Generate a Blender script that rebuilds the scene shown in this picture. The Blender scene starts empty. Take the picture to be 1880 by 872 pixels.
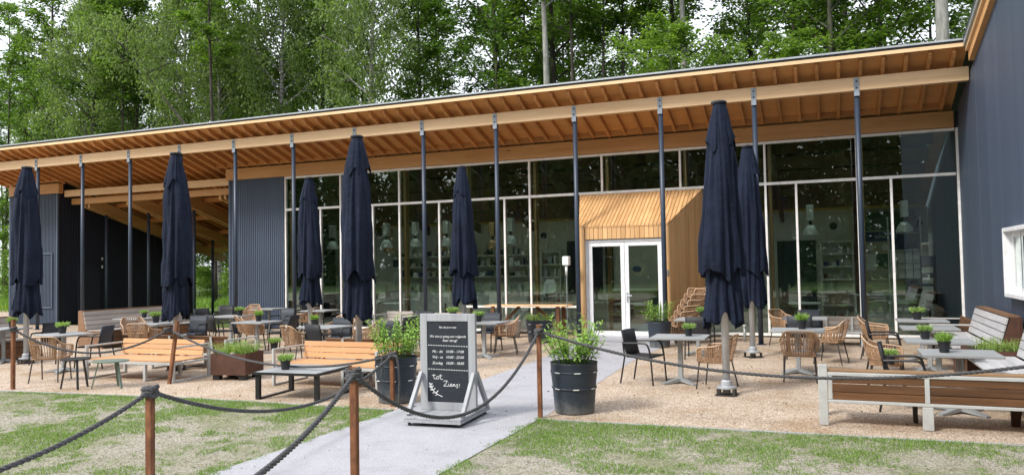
import bpy, math, random
import numpy as np
from mathutils import Vector, Matrix

random.seed(7)
rng = np.random.default_rng(11)
C = bpy.context.scene.collection
SC = bpy.context.scene
PI = math.pi
def R(d): return math.radians(d)

# ------------------------------------------------------------------ camera, sky, sun, exposure
cam_d = bpy.data.cameras.new('camera'); cam = bpy.data.objects.new('camera', cam_d); C.objects.link(cam)
yaw, pit, rol = 0.3873, 0.037, -0.0178
fw = Vector((-math.sin(yaw)*math.cos(pit), math.cos(yaw)*math.cos(pit), math.sin(pit)))
rr = Vector((math.cos(yaw), math.sin(yaw), 0)); uu = rr.cross(fw)
r2 = rr*math.cos(rol)+uu*math.sin(rol); u2 = -rr*math.sin(rol)+uu*math.cos(rol)
M = Matrix((r2, u2, -fw)).transposed().to_4x4(); M.translation = Vector((0, 0, 1.905))
cam.matrix_world = M
cam_d.sensor_width = 36; cam_d.lens = 36*1420.2/1880; cam_d.clip_start = .05; cam_d.clip_end = 3000
SC.camera = cam

SUN_EL, SUN_AZ = R(44), R(-148)         # azimuth measured from +Y towards +X: front left of the building
w = bpy.data.worlds.new('World'); SC.world = w; w.use_nodes = True
nt = w.node_tree; bg = nt.nodes['Background']
sky = nt.nodes.new('ShaderNodeTexSky'); sky.sky_type = 'NISHITA'; sky.sun_disc = False
sky.sun_elevation = SUN_EL; sky.sun_rotation = SUN_AZ; sky.air_density = 1.2; sky.dust_density = 4; sky.ozone_density = 1
mixw = nt.nodes.new('ShaderNodeMix'); mixw.data_type = 'RGBA'; mixw.inputs[0].default_value = .82
nt.links.new(sky.outputs[0], mixw.inputs[6]); mixw.inputs[7].default_value = (7.1, 7.3, 7.9, 1)   # bright overcast veil
nt.links.new(mixw.outputs[2], bg.inputs[0]); bg.inputs[1].default_value = .1
sun_d = bpy.data.lights.new('sun', 'SUN'); sun_d.energy = 1.5; sun_d.angle = R(12); sun_d.color = (1, .96, .9)
sun = bpy.data.objects.new('sun', sun_d); C.objects.link(sun)
sd = Vector((math.sin(SUN_AZ)*math.cos(SUN_EL), math.cos(SUN_AZ)*math.cos(SUN_EL), math.sin(SUN_EL)))
sun.rotation_euler = sd.to_track_quat('Z', 'Y').to_euler()
SC.view_settings.view_transform = 'Standard'; SC.view_settings.look = 'None'
SC.view_settings.exposure = 1.22; SC.view_settings.gamma = 1
SC.cycles.use_denoising = True
try: SC.cycles.denoiser = 'OPENIMAGEDENOISE'
except Exception: pass
SC.cycles.max_bounces = 8; SC.cycles.transparent_max_bounces = 12
SC.cycles.caustics_reflective = False; SC.cycles.caustics_refractive = False

# ------------------------------------------------------------------ materials
MATS = {}
def newmat(name):
    m = bpy.data.materials.new(name); m.use_nodes = True; MATS[name] = m
    return m, m.node_tree, m.node_tree.nodes['Principled BSDF']
def N(nt, t, **kw):
    n = nt.nodes.new(t)
    for k, v in kw.items(): setattr(n, k, v)
    return n
def ramp(nt, stops):
    n = nt.nodes.new('ShaderNodeValToRGB'); cr = n.color_ramp
    while len(cr.elements) < len(stops): cr.elements.new(.5)
    for e, (p, c) in zip(cr.elements, stops): e.position = p; e.color = (*c, 1)
    return n
def noise(nt, vec, scale, detail=4, rough=.55):
    n = nt.nodes.new('ShaderNodeTexNoise'); n.inputs['Scale'].default_value = scale
    n.inputs['Detail'].default_value = detail; n.inputs['Roughness'].default_value = rough
    if vec is not None: nt.links.new(vec, n.inputs['Vector'])
    return n
def objvec(nt, scale=(1, 1, 1), rand=True):
    tc = nt.nodes.new('ShaderNodeTexCoord'); mp = nt.nodes.new('ShaderNodeMapping'); mp.inputs['Scale'].default_value = scale
    nt.links.new(tc.outputs['Object'], mp.inputs['Vector'])
    if rand:
        oi = nt.nodes.new('ShaderNodeObjectInfo'); ml = N(nt, 'ShaderNodeMath', operation='MULTIPLY'); ml.inputs[1].default_value = 53
        nt.links.new(oi.outputs['Random'], ml.inputs[0])
        nt.links.new(ml.outputs[0], mp.inputs['Location'])
        return mp.outputs[0], oi
    return mp.outputs[0], None
def bump(nt, bs, h, strength=.3, dist=.01):
    b = nt.nodes.new('ShaderNodeBump'); b.inputs['Strength'].default_value = strength; b.inputs['Distance'].default_value = dist
    nt.links.new(h, b.inputs['Height']); nt.links.new(b.outputs[0], bs.inputs['Normal'])
def vary(nt, col, oi, amt=.3):
    """brightness of one piece against its neighbours"""
    hs = nt.nodes.new('ShaderNodeHueSaturation'); mr = nt.nodes.new('ShaderNodeMapRange')
    mr.inputs['To Min'].default_value = 1-amt/2; mr.inputs['To Max'].default_value = 1+amt/2
    nt.links.new(oi.outputs['Random'], mr.inputs['Value']); nt.links.new(mr.outputs[0], hs.inputs['Value'])
    nt.links.new(col, hs.inputs['Color']); return hs.outputs[0]
def wood(name, dark, light, axis='x', rough=.6, amt=.25, grain=22, knots=True):
    m, t, b = newmat(name)
    s = {'x': (.07, 1, 1), 'y': (1, .07, 1), 'z': (1, 1, .07)}[axis]
    v, oi = objvec(t, s)
    n1 = noise(t, v, grain, 6, .65); n2 = noise(t, v, grain*.18, 3, .5)
    mx = N(t, 'ShaderNodeMix'); mx.inputs[0].default_value = .5
    t.links.new(n1.outputs['Fac'], mx.inputs[2]); t.links.new(n2.outputs['Fac'], mx.inputs[3])
    cr = ramp(t, [(.32, dark), (.5, tuple((a+c)/2 for a, c in zip(dark, light))), (.66, light)])
    t.links.new(mx.outputs[0], cr.inputs[0])
    out = cr.outputs[0]
    if knots:
        v2, _ = objvec(t, tuple(max(.22, x) for x in s))
        vo = t.nodes.new('ShaderNodeTexVoronoi'); vo.inputs['Scale'].default_value = 2.6; t.links.new(v2, vo.inputs['Vector'])
        kr = ramp(t, [(.02, (1, 1, 1)), (.07, (0, 0, 0))]); t.links.new(vo.outputs['Distance'], kr.inputs[0])
        km = N(t, 'ShaderNodeMix', data_type='RGBA'); t.links.new(kr.outputs[0], km.inputs[0]); t.links.new(out, km.inputs[6])
        km.inputs[7].default_value = (dark[0]*.35, dark[1]*.3, dark[2]*.28, 1); out = km.outputs[2]
    t.links.new(vary(t, out, oi, amt), b.inputs['Base Color']); b.inputs['Roughness'].default_value = rough
    bump(t, b, n1.outputs['Fac'], .35, .004)
    return m
def plain(name, col, rough=.5, metal=0, mott=.12, scale=6, bmp=0, spec=.5):
    m, t, b = newmat(name); v, oi = objvec(t)
    n = noise(t, v, scale, 5, .6)
    cr = ramp(t, [(.3, tuple(c*(1-mott) for c in col)), (.7, tuple(min(1, c*(1+mott)) for c in col))])
    t.links.new(n.outputs['Fac'], cr.inputs[0]); t.links.new(cr.outputs[0], b.inputs['Base Color'])
    b.inputs['Roughness'].default_value = rough; b.inputs['Metallic'].default_value = metal; b.inputs['Specular IOR Level'].default_value = spec
    if bmp:
        n2 = noise(t, v, scale*8, 3); bump(t, b, n2.outputs['Fac'], bmp, .004)
    return m

for ax in 'xyz':
    wood('larch_'+ax, (.47, .25, .095), (.68, .42, .19), ax, .55, .3)
    wood('fir_'+ax, (.40, .18, .055), (.60, .295, .105), ax, .6, .25)
for ax in 'yz': wood('porch_wood_'+ax, (.54, .295, .115), (.76, .475, .225), ax, .55, .22)
wood('glulam_x', (.70, .46, .24), (.88, .65, .40), 'x', .5, .1)
wood('header_x', (.50, .255, .09), (.70, .40, .17), 'x', .55, .15)
wood('plywood', (.56, .265, .085), (.69, .365, .135), 'x', .65, .1, 9, False)
wood('weathered_x', (.24, .21, .185), (.46, .42, .38), 'x', .8, .25)
wood('weathered_y', (.24, .21, .185), (.46, .42, .38), 'y', .8, .25)
wood('whitewash_y', (.36, .36, .37), (.60, .60, .61), 'y', .7, .15)
wood('tabletop_wood', (.24, .255, .26), (.38, .395, .40), 'x', .55, .12, 30, False)
wood('bench_orange', (.46, .235, .10), (.66, .38, .19), 'x', .5, .22)
wood('bench_brown', (.055, .024, .011), (.20, .092, .038), 'x', .5, .6)
wood('bench_top', (.20, .11, .05), (.38, .24, .13), 'x', .6, .3)
wood('bench_end', (.16, .08, .04), (.28, .16, .09), 'y', .6, .3)
wood('grey_frame_wood', (.27, .28, .295), (.42, .43, .45), 'z', .6, .08, 30, False)
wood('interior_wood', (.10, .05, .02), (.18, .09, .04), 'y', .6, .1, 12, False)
plain('steel_blue', (.032, .050, .080), .42, .0, .1, 3, .05)
plain('bracket_steel', (.30, .35, .40), .45, .3, .15, 8)
plain('bolt_dark', (.02, .02, .025), .4, .5)
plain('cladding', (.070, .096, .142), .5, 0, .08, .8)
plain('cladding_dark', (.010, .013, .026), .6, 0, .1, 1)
plain('frame_white', (.87, .87, .85), .4)
plain('white_paint', (.80, .81, .82), .4)
plain('door_grey', (.62, .63, .65), .4)
plain('mast_alu', (.47, .50, .53), .38, .35, .06)
plain('bench_steel', (.46, .47, .46), .5, .0, .1, 8)
plain('black_steel', (.013, .013, .015), .45)
plain('dark_steel', (.05, .045, .042), .45, .2)
plain('black_weave', (.018, .02, .024), .6, 0, .25, 60, .4)
plain('navy_weave', (.030, .037, .050), .6, 0, .2, 60, .4)
plain('charcoal_pot', (.014, .015, .018), .45)
plain('green_paint', (.15, .20, .165), .45)
plain('zinc', (.36, .38, .39), .5, .3, .2, 5)
plain('corten', (.085, .036, .022), .75, 0, .3, 7, .2)
plain('soil', (.03, .022, .016), .95, 0, .5, 30, .6)
plain('chalkboard', (.013, .018, .026), .65, 0, .35, 9)
plain('chalk', (.82, .82, .82), .9)
plain('chalk_dark', (.005, .005, .006), .9)
plain('roofing', (.035, .04, .046), .6)
plain('edge_metal', (.40, .43, .45), .4, .5)
plain('interior_wall', (.80, .79, .68), .8, 0, .06, 2)
plain('interior_white', (.82, .82, .77), .7)
plain('interior_floor', (.50, .48, .44), .5)
plain('interior_dark', (.025, .03, .03), .6)
plain('blue_print', (.03, .05, .14), .5)
plain('green_print', (.07, .13, .08), .5)
plain('pale_print', (.5, .46, .34), .6)
plain('lamp_alu', (.74, .77, .72), .35, .25, .05)
plain('lamp_copper', (.55, .36, .2), .35, .7, .05)
plain('green_glass_panel', (.05, .09, .075), .15)
plain('white_plastic', (.75, .80, .76), .45)
plain('kerb_concrete', (.33, .33, .32), .85, 0, .2, 12, .3)
plain('stone', (.42, .40, .37), .9, 0, .3, 10, .3)

def mk_wicker():
    m, t, b = newmat('wicker'); v, oi = objvec(t)
    n = noise(t, v, 40, 4, .7)
    cr = ramp(t, [(.25, (.16, .085, .045)), (.5, (.32, .19, .105)), (.78, (.46, .30, .18))]); t.links.new(n.outputs['Fac'], cr.inputs[0])
    t.links.new(cr.outputs[0], b.inputs['Base Color']); b.inputs['Roughness'].default_value = .6
    m, t, b = newmat('wicker_rim'); b.inputs['Base Color'].default_value = (.50, .34, .22, 1); b.inputs['Roughness'].default_value = .55
mk_wicker()

def mk_fabric():
    m, t, b = newmat('parasol_fabric'); v, oi = objvec(t)
    n = noise(t, v, 3, 5, .6); n2 = noise(t, v, 500, 2)
    cr = ramp(t, [(.3, (.0045, .0085, .021)), (.7, (.010, .0165, .036))]); t.links.new(n.outputs['Fac'], cr.inputs[0])
    t.links.new(cr.outputs[0], b.inputs['Base Color']); b.inputs['Roughness'].default_value = .75; b.inputs['Specular IOR Level'].default_value = .18
    b.inputs['Sheen Weight'].default_value = .07; b.inputs['Sheen Tint'].default_value = (.5, .6, .9, 1)
    n3 = noise(t, v, 11, 6, .65); bump(t, b, n3.outputs['Fac'], .8, .03)
mk_fabric()

def mk_cladwing():
    m, t, b = newmat('wing_cladding'); v, oi = objvec(t, (1, 1, 1), False)
    v2, _ = objvec(t, (1, 2.2, .03), False)
    n = noise(t, v2, 1.6, 4, .6)
    cr = ramp(t, [(.3, (.046, .069, .112)), (.7, (.060, .088, .138))]); t.links.new(n.outputs['Fac'], cr.inputs[0])
    t.links.new(cr.outputs[0], b.inputs['Base Color']); b.inputs['Roughness'].default_value = .52; b.inputs['Specular IOR Level'].default_value = .9
    n2 = noise(t, v, 90, 3); bump(t, b, n2.outputs['Fac'], .12, .004)
mk_cladwing()

def mk_gravel():
    m, t, b = newmat('resin_gravel'); v, _ = objvec(t, (1, 1, 1), False)
    vo = t.nodes.new('ShaderNodeTexVoronoi'); vo.inputs['Scale'].default_value = 80; t.links.new(v, vo.inputs['Vector'])
    cr = ramp(t, [(0, (.12, .085, .058)), (.25, (.37, .283, .208)), (.65, (.51, .415, .322)), (1, (.74, .66, .57))])
    sep = N(t, 'ShaderNodeSeparateColor'); t.links.new(vo.outputs['Color'], sep.inputs[0]); t.links.new(sep.outputs[0], cr.inputs[0])
    big = noise(t, v, .9, 6, .65); br = ramp(t, [(.34, (.80, .70, .57)), (.50, (.99, .97, .94)), (.66, (1.08, 1.06, 1.04))]); t.links.new(big.outputs['Fac'], br.inputs[0])
    mu = N(t, 'ShaderNodeMix', data_type='RGBA', blend_type='MULTIPLY'); mu.inputs[0].default_value = 1
    t.links.new(cr.outputs[0], mu.inputs[6]); t.links.new(br.outputs[0], mu.inputs[7])
    md = noise(t, v, 7, 5, .7); mr = ramp(t, [(.3, (.9, .86, .8)), (.55, (1, 1, 1))]); t.links.new(md.outputs['Fac'], mr.inputs[0])
    m2 = N(t, 'ShaderNodeMix', data_type='RGBA', blend_type='MULTIPLY'); m2.inputs[0].default_value = 1
    t.links.new(mu.outputs[2], m2.inputs[6]); t.links.new(mr.outputs[0], m2.inputs[7])
    t.links.new(m2.outputs[2], b.inputs['Base Color']); b.inputs['Roughness'].default_value = .85
    bump(t, b, vo.outputs['Distance'], .8, .006)
    m, t, b = newmat('path_concrete'); v, _ = objvec(t, (1, 1, 1), False)
    n1 = noise(t, v, 75, 4, .85); n2 = noise(t, v, 1.6, 8, .7)
    cr = ramp(t, [(.3, (.22, .22, .24)), (.5, (.385, .385, .41)), (.72, (.54, .54, .57))]); t.links.new(n1.outputs['Fac'], cr.inputs[0])
    br = ramp(t, [(.3, (.80, .79, .77)), (.48, (.97, .97, .97)), (.7, (1.06, 1.06, 1.06))]); t.links.new(n2.outputs['Fac'], br.inputs[0])
    mu = N(t, 'ShaderNodeMix', data_type='RGBA', blend_type='MULTIPLY'); mu.inputs[0].default_value = 1
    t.links.new(cr.outputs[0], mu.inputs[6]); t.links.new(br.outputs[0], mu.inputs[7])
    t.links.new(mu.outputs[2], b.inputs['Base Color']); b.inputs['Roughness'].default_value = .9; bump(t, b, n1.outputs['Fac'], .5, .006)
    m, t, b = newmat('lawn_soil'); v, _ = objvec(t, (1, 1, 1), False)
    v2, _ = objvec(t, (1, 1.0, 1), False)
    n1 = noise(t, v2, 38, 6, .75); n2 = noise(t, v, .75, 5, .6)
    cr = ramp(t, [(.25, (.07, .055, .04)), (.40, (.25, .22, .175)), (.54, (.42, .39, .33)), (.72, (.57, .545, .49))]); t.links.new(n1.outputs['Fac'], cr.inputs[0])
    gr = ramp(t, [(.3, (.10, .135, .035)), (.7, (.25, .27, .12))]); t.links.new(n1.outputs['Fac'], gr.inputs[0])
    mk = ramp(t, [(.45, (0, 0, 0)), (.62, (.75, .75, .75))]); t.links.new(n2.outputs['Fac'], mk.inputs[0])
    mx = N(t, 'ShaderNodeMix', data_type='RGBA'); t.links.new(mk.outputs[0], mx.inputs[0]); t.links.new(cr.outputs[0], mx.inputs[6]); t.links.new(gr.outputs[0], mx.inputs[7])
    t.links.new(mx.outputs[2], b.inputs['Base Color']); b.inputs['Roughness'].default_value = .95; bump(t, b, n1.outputs['Fac'], .8, .02)
    m, t, b = newmat('forest_floor'); v, _ = objvec(t, (1, 1, 1), False)
    n1 = noise(t, v, 3, 7, .7); cr = ramp(t, [(.3, (.045, .07, .018)), (.55, (.12, .19, .04)), (.75, (.20, .27, .08))]); t.links.new(n1.outputs['Fac'], cr.inputs[0])
    t.links.new(cr.outputs[0], b.inputs['Base Color']); b.inputs['Roughness'].default_value = .95
mk_gravel()

def mk_leaf(name, a, bcol, trans=.35):
    m, t, b = newmat(name)
    g = N(t, 'ShaderNodeNewGeometry'); cr = ramp(t, [(0, a), (.6, bcol), (1, tuple(min(1, c*1.4) for c in bcol))])
    at = N(t, 'ShaderNodeAttribute', attribute_name='tone'); t.links.new(at.outputs['Fac'], cr.inputs[0])
    t.links.new(cr.outputs[0], b.inputs['Base Color']); b.inputs['Roughness'].default_value = .5; b.inputs['Specular IOR Level'].default_value = .35
    tr = N(t, 'ShaderNodeBsdfTranslucent'); mxc = N(t, 'ShaderNodeMix', data_type='RGBA', blend_type='MULTIPLY'); mxc.inputs[0].default_value = 1
    t.links.new(cr.outputs[0], mxc.inputs[6]); mxc.inputs[7].default_value = (1.5, 1.6, .7, 1); t.links.new(mxc.outputs[2], tr.inputs[0])
    ms = N(t, 'ShaderNodeMixShader'); ms.inputs[0].default_value = trans
    t.links.new(b.outputs[0], ms.inputs[1]); t.links.new(tr.outputs[0], ms.inputs[2]); t.links.new(ms.outputs[0], t.nodes['Material Output'].inputs[0])
mk_leaf('leaf_mid', (.026, .066, .011), (.130, .220, .040), .45)
mk_leaf('leaf_dark', (.022, .056, .012), (.085, .16, .030), .4)
mk_leaf('leaf_far', (.025, .055, .018), (.065, .12, .035), .25)
mk_leaf('leaf_light', (.095, .165, .03), (.185, .29, .06), .45)
mk_leaf('leaf_birch', (.05, .095, .028), (.175, .25, .078), .48)
mk_leaf('leaf_tub', (.12, .21, .04), (.27, .42, .10), .3)
mk_leaf('leaf_pot', (.14, .24, .07), (.33, .46, .17), .3)
mk_leaf('leaf_grass', (.075, .14, .020), (.185, .31, .05), .3)
mk_leaf('leaf_straw', (.13, .115, .08), (.40, .375, .29), .1)
mk_leaf('leaf_litter', (.05, .035, .02), (.22, .15, .07), .1)
mk_leaf('leaf_reed', (.12, .20, .04), (.30, .42, .12), .3)

def mk_bark(name, a, c, stripes=False):
    m, t, b = newmat(name)
    v, oi = objvec(t, (1, 1, .22) if not stripes else (.5, .5, 2.5))
    n1 = noise(t, v, 7, 6, .7); cr = ramp(t, [(.38, a), (.52, tuple((x+y)/2 for x, y in zip(a, c))), (.62, c)]); t.links.new(n1.outputs['Fac'], cr.inputs[0])
    t.links.new(cr.outputs[0], b.inputs['Base Color']); b.inputs['Roughness'].default_value = .9; bump(t, b, n1.outputs['Fac'], .6, .03)
mk_bark('bark_dark', (.022, .018, .014), (.075, .065, .05))
mk_bark('bark_mossy', (.03, .032, .02), (.10, .105, .065))
mk_bark('bark_beech', (.17, .17, .15), (.34, .34, .31))
mk_bark('bark_birch', (.035, .03, .027), (.50, .49, .46), True)

def mk_glass(name, tint, ior=1.45):
    m, t, b = newmat(name); t.nodes.remove(b)
    tr = N(t, 'ShaderNodeBsdfTransparent'); tr.inputs[0].default_value = (*tint, 1)
    gl = N(t, 'ShaderNodeBsdfGlossy'); gl.inputs['Roughness'].default_value = 0; gl.inputs[0].default_value = (.9, .97, .94, 1)
    fr = N(t, 'ShaderNodeFresnel'); fr.inputs[0].default_value = ior
    # two panes of an insulating unit reflect about twice what one surface does
    ml = N(t, 'ShaderNodeMath', operation='MULTIPLY', use_clamp=True); ml.inputs[1].default_value = 2.5; t.links.new(fr.outputs[0], ml.inputs[0])
    ms = N(t, 'ShaderNodeMixShader'); t.links.new(ml.outputs[0], ms.inputs[0]); t.links.new(tr.outputs[0], ms.inputs[1]); t.links.new(gl.outputs[0], ms.inputs[2])
    t.links.new(ms.outputs[0], t.nodes['Material Output'].inputs[0])
mk_glass('window_glass', (.86, .92, .88), 1.45)

def mk_rope():
    m, t, b = newmat('rope_fibre'); v, oi = objvec(t)
    n = noise(t, v, 60, 4, .7); cr = ramp(t, [(.3, (.030, .030, .032)), (.7, (.125, .125, .13))]); t.links.new(n.outputs['Fac'], cr.inputs[0])
    t.links.new(cr.outputs[0], b.inputs['Base Color']); b.inputs['Roughness'].default_value = .9; bump(t, b, n.outputs['Fac'], .6, .004)
    m, t, b = newmat('rusty_post'); v, oi = objvec(t, (1, 1, .4))
    n = noise(t, v, 16, 6, .7); cr = ramp(t, [(.3, (.075, .026, .011)), (.55, (.20, .078, .03)), (.75, (.32, .14, .06))]); t.links.new(n.outputs['Fac'], cr.inputs[0])
    t.links.new(cr.outputs[0], b.inputs['Base Color']); b.inputs['Roughness'].default_value = .75; bump(t, b, n.outputs['Fac'], .4, .004)
    m, t, b = newmat('tub_plastic'); v, oi = objvec(t)
    n = noise(t, v, 9, 6, .65)
    sx = N(t, 'ShaderNodeSeparateXYZ'); tc = N(t, 'ShaderNodeTexCoord'); t.links.new(tc.outputs['Object'], sx.inputs[0])
    ad = N(t, 'ShaderNodeMath', operation='MULTIPLY_ADD'); ad.inputs[1].default_value = -1.7; ad.inputs[2].default_value = .42; t.links.new(sx.outputs[2], ad.inputs[0])
    a2 = N(t, 'ShaderNodeMath', operation='ADD', use_clamp=True); t.links.new(ad.outputs[0], a2.inputs[0])
    m3 = N(t, 'ShaderNodeMath', operation='MULTIPLY'); m3.inputs[1].default_value = .75; t.links.new(n.outputs['Fac'], m3.inputs[0]); t.links.new(m3.outputs[0], a2.inputs[1])
    cr = ramp(t, [(.3, (.024, .034, .05)), (.52, (.038, .052, .07)), (.75, (.13, .14, .14))]); t.links.new(a2.outputs[0], cr.inputs[0])
    t.links.new(cr.outputs[0], b.inputs['Base Color']); b.inputs['Roughness'].default_value = .5
mk_rope()

# ------------------------------------------------------------------ mesh helpers
class MB:
    def __init__(s): s.v = []; s.f = []
    def add(s, vs, fs):
        n = len(s.v); s.v.extend([tuple(p) for p in vs]); s.f.extend([tuple(i+n for i in f) for f in fs])
    def box(s, x0, x1, y0, y1, z0, z1, mat=None):
        vs = [Vector((x, y, z)) for z in (z0, z1) for y in (y0, y1) for x in (x0, x1)]
        if mat is not None: vs = [mat @ p for p in vs]
        s.add(vs, [(0, 2, 3, 1), (4, 5, 7, 6), (0, 1, 5, 4), (2, 6, 7, 3), (0, 4, 6, 2), (1, 3, 7, 5)])
    def cbox(s, c, d, mat=None): s.box(c[0]-d[0]/2, c[0]+d[0]/2, c[1]-d[1]/2, c[1]+d[1]/2, c[2]-d[2]/2, c[2]+d[2]/2, mat)
    def bar(s, p, q, w, h, up=(0, 0, 1)):
        p = Vector(p); q = Vector(q); d = (q-p); L = d.length; d.normalize(); u = Vector(up)
        sd = d.cross(u)
        if sd.length < 1e-4: sd = d.cross(Vector((1, 0, 0)))
        sd.normalize(); u = sd.cross(d)
        vs = []
        for b in (p, q):
            for a, c in ((-1, -1), (1, -1), (1, 1), (-1, 1)): vs.append(b+sd*(a*w/2)+u*(c*h/2))
        s.add(vs, [(0, 1, 2, 3), (7, 6, 5, 4), (0, 4, 5, 1), (1, 5, 6, 2), (2, 6, 7, 3), (3, 7, 4, 0)])
    def tube(s, path, r, n=6, caps=True, closed=False):
        P = [Vector(p) for p in path]; k = len(P)
        rs = r if isinstance(r, (list, tuple)) else [r]*k
        nrm = None; rings = []
        for i in range(k):
            if closed: d = P[(i+1) % k]-P[i-1]
            else: d = P[min(i+1, k-1)]-P[max(i-1, 0)]
            d.normalize()
            if nrm is None:
                nrm = d.cross(Vector((0, 0, 1)))
                if nrm.length < .1: nrm = d.cross(Vector((1, 0, 0)))
            nrm = nrm-d*nrm.dot(d); nrm.normalize(); bn = d.cross(nrm)
            rings.append([P[i]+(nrm*math.cos(2*PI*j/n)+bn*math.sin(2*PI*j/n))*rs[i] for j in range(n)])
        vs = [p for rg in rings for p in rg]; fs = []
        for i in range(k if closed else k-1):
            a = i*n; b = ((i+1) % k)*n
            for j in range(n): fs.append((a+j, a+(j+1) % n, b+(j+1) % n, b+j))
        if caps and not closed: fs.append(tuple(range(n-1, -1, -1))); fs.append(tuple((k-1)*n+j for j in range(n)))
        s.add(vs, fs)
    def lathe(s, prof, n=20, c=(0, 0, 0), fn=None):
        vs = []; k = len(prof)
        for i, (r, z) in enumerate(prof):
            for j in range(n):
                a = 2*PI*j/n; rr_, zz = (r, z) if fn is None else fn(r, z, a, i)
                vs.append((c[0]+rr_*math.cos(a), c[1]+rr_*math.sin(a), c[2]+zz))
        fs = []
        for i in range(k-1):
            for j in range(n): fs.append((i*n+j, i*n+(j+1) % n, (i+1)*n+(j+1) % n, (i+1)*n+j))
        s.add(vs, fs)
    def prism(s, poly, y0, y1, axis='y'):
        n = len(poly)
        def P(a, b, c): return {'y': (a, c, b), 'x': (c, a, b), 'z': (a, b, c)}[axis]
        vs = [P(a, b, y0) for a, b in poly]+[P(a, b, y1) for a, b in poly]
        fs = [tuple(range(n)), tuple(range(2*n-1, n-1, -1))]+[(i, i+n, (i+1) % n+n, (i+1) % n) for i in range(n)]
        s.add(vs, fs)
    def mesh(s, name, m, smooth=False, off=None):
        me = bpy.data.meshes.new(name)
        vs = s.v if off is None else [(p[0]-off[0], p[1]-off[1], p[2]-off[2]) for p in s.v]
        me.from_pydata(vs, [], s.f); me.update()
        import bmesh
        bm = bmesh.new(); bm.from_mesh(me); bmesh.ops.recalc_face_normals(bm, faces=bm.faces); bm.to_mesh(me); bm.free()
        if smooth:
            for p in me.polygons: p.use_smooth = True
        me.materials.append(MATS[m]); return me
    def build(s, name, m, parent=None, smooth=False, bevel=0, off=None):
        o = bpy.data.objects.new(name, s.mesh(name, m, smooth, off)); C.objects.link(o)
        if parent is not None: o.parent = parent
        if bevel:
            b = o.modifiers.new('bevel', 'BEVEL'); b.width = bevel; b.segments = 1; b.limit_method = 'ANGLE'
        return o
def obj(name, me, parent=None):
    o = bpy.data.objects.new(name, me); C.objects.link(o)
    if parent is not None: o.parent = parent
    return o
def tag(o, label=None, cat=None, group=None, kind=None):
    for k, v in (('label', label), ('category', cat), ('group', group), ('kind', kind)):
        if v: o[k] = v
    return o
def empty(name, loc, rz=0, label=None, cat=None, group=None):
    o = bpy.data.objects.new(name, None); C.objects.link(o); o.location = loc; o.rotation_euler = (0, 0, rz)
    o.empty_display_size = .1
    return tag(o, label, cat, group)
KIDS = {}
def children(o): return [c for c in bpy.data.objects if c.parent == o]
def copy_tree(o, parent=None):
    if o.name not in KIDS: KIDS[o.name] = children(o)
    c = o.copy(); C.objects.link(c)
    if parent is not None: c.parent = parent
    for ch in KIDS[o.name]: copy_tree(ch, c)
    return c
USED = set()
def place(proto, x, y, z=0, head=90, label=None, group=None, tilt=(0, 0), s=1):
    """first call uses the prototype itself, later calls copies of it; head = direction it faces, degrees"""
    if proto.name in USED: o = copy_tree(proto)
    else: o = proto; USED.add(proto.name); KIDS[proto.name] = children(proto); [KIDS.setdefault(k.name, children(k)) for k in KIDS[proto.name]]
    o.location = (x, y, z); o.rotation_euler = (R(tilt[0]), R(tilt[1]), R(head-90)); o.scale = (s, s, s)
    if label: o['label'] = label
    if group: o['group'] = group
    return o

def leafmesh(name, P, D, U, L, Wd, tone, m, fold=False):
    """leaf blades: base points P, directions D, side vectors U, lengths L, widths Wd (numpy arrays) -> one mesh of diamond leaves"""
    n = len(P); L = L[:, None]; Wd = Wd[:, None]
    a = P; b = P+D*L*.45+U*Wd*.5; c = P+D*L; d = P+D*L*.45-U*Wd*.5
    co = np.stack([a, b, c, d], 1).reshape(-1, 3).astype(np.float32)
    me = bpy.data.meshes.new(name); me.vertices.add(4*n); me.vertices.foreach_set('co', co.ravel())
    me.loops.add(4*n); me.loops.foreach_set('vertex_index', np.arange(4*n, dtype=np.int32))
    me.polygons.add(n); me.polygons.foreach_set('loop_start', np.arange(0, 4*n, 4, dtype=np.int32))
    at = me.attributes.new('tone', 'FLOAT', 'POINT'); at.data.foreach_set('value', np.repeat(tone, 4).astype(np.float32))
    me.update(); me.validate(); me.materials.append(MATS[m]); return me
def unit(a): return a/np.maximum(np.linalg.norm(a, axis=1, keepdims=True), 1e-6)
def perp(D):
    r = rng.normal(size=D.shape); return unit(np.cross(D, r))

# ------------------------------------------------------------------ ground
def sheet(name, poly, z, m, kind='structure'):
    me = bpy.data.meshes.new(name); me.from_pydata([(x, y, z) for x, y in poly], [], [tuple(range(len(poly)))]); me.update()
    me.materials.append(MATS[m]); o = obj(name, me); o['kind'] = kind; return o
sheet('ground', [(-900, -900), (900, -900), (900, 900), (-900, 900)], -.03, 'forest_floor')
front = [(-45, 8.0), (-20, 8.35), (-12.75, 8.72), (-9, 9.08), (-5.5, 9.12), (-3.36, 9.12), (2, 9.3), (14, 9.6)]
sheet('lawn', [(-45, -12), (14, -12)]+[(x, y-.06) for x, y in front[::-1]], -.005, 'lawn_soil')
sheet('terrace', front+[(14, 20.6), (-30, 20.6), (-30, 29.5), (-45, 29.5)], 0, 'resin_gravel')
wob = random.Random(9); ys = [2.5+.22*k for k in range(31)]
sheet('path', [(-3.38, -6)]+[(-3.38+wob.uniform(-.010, .008), y) for y in ys]+[(-3.38, 9.4), (-3.62, 15), (-3.55, 18.6), (-5.9, 18.6), (-5.5, 15), (-5.45, 9.4)]+[(-5.45+wob.uniform(-.008, .010), y) for y in ys[::-1]]+[(-5.45, -6)], .004, 'path_concrete')
mb = MB()
for a, b in zip(front[:-1], front[1:]):
    if a == (-5.5, 9.12): continue
    mb.bar((a[0], a[1]-.03, -.03), (b[0], b[1]-.03, -.03), .06, .076)
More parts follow.
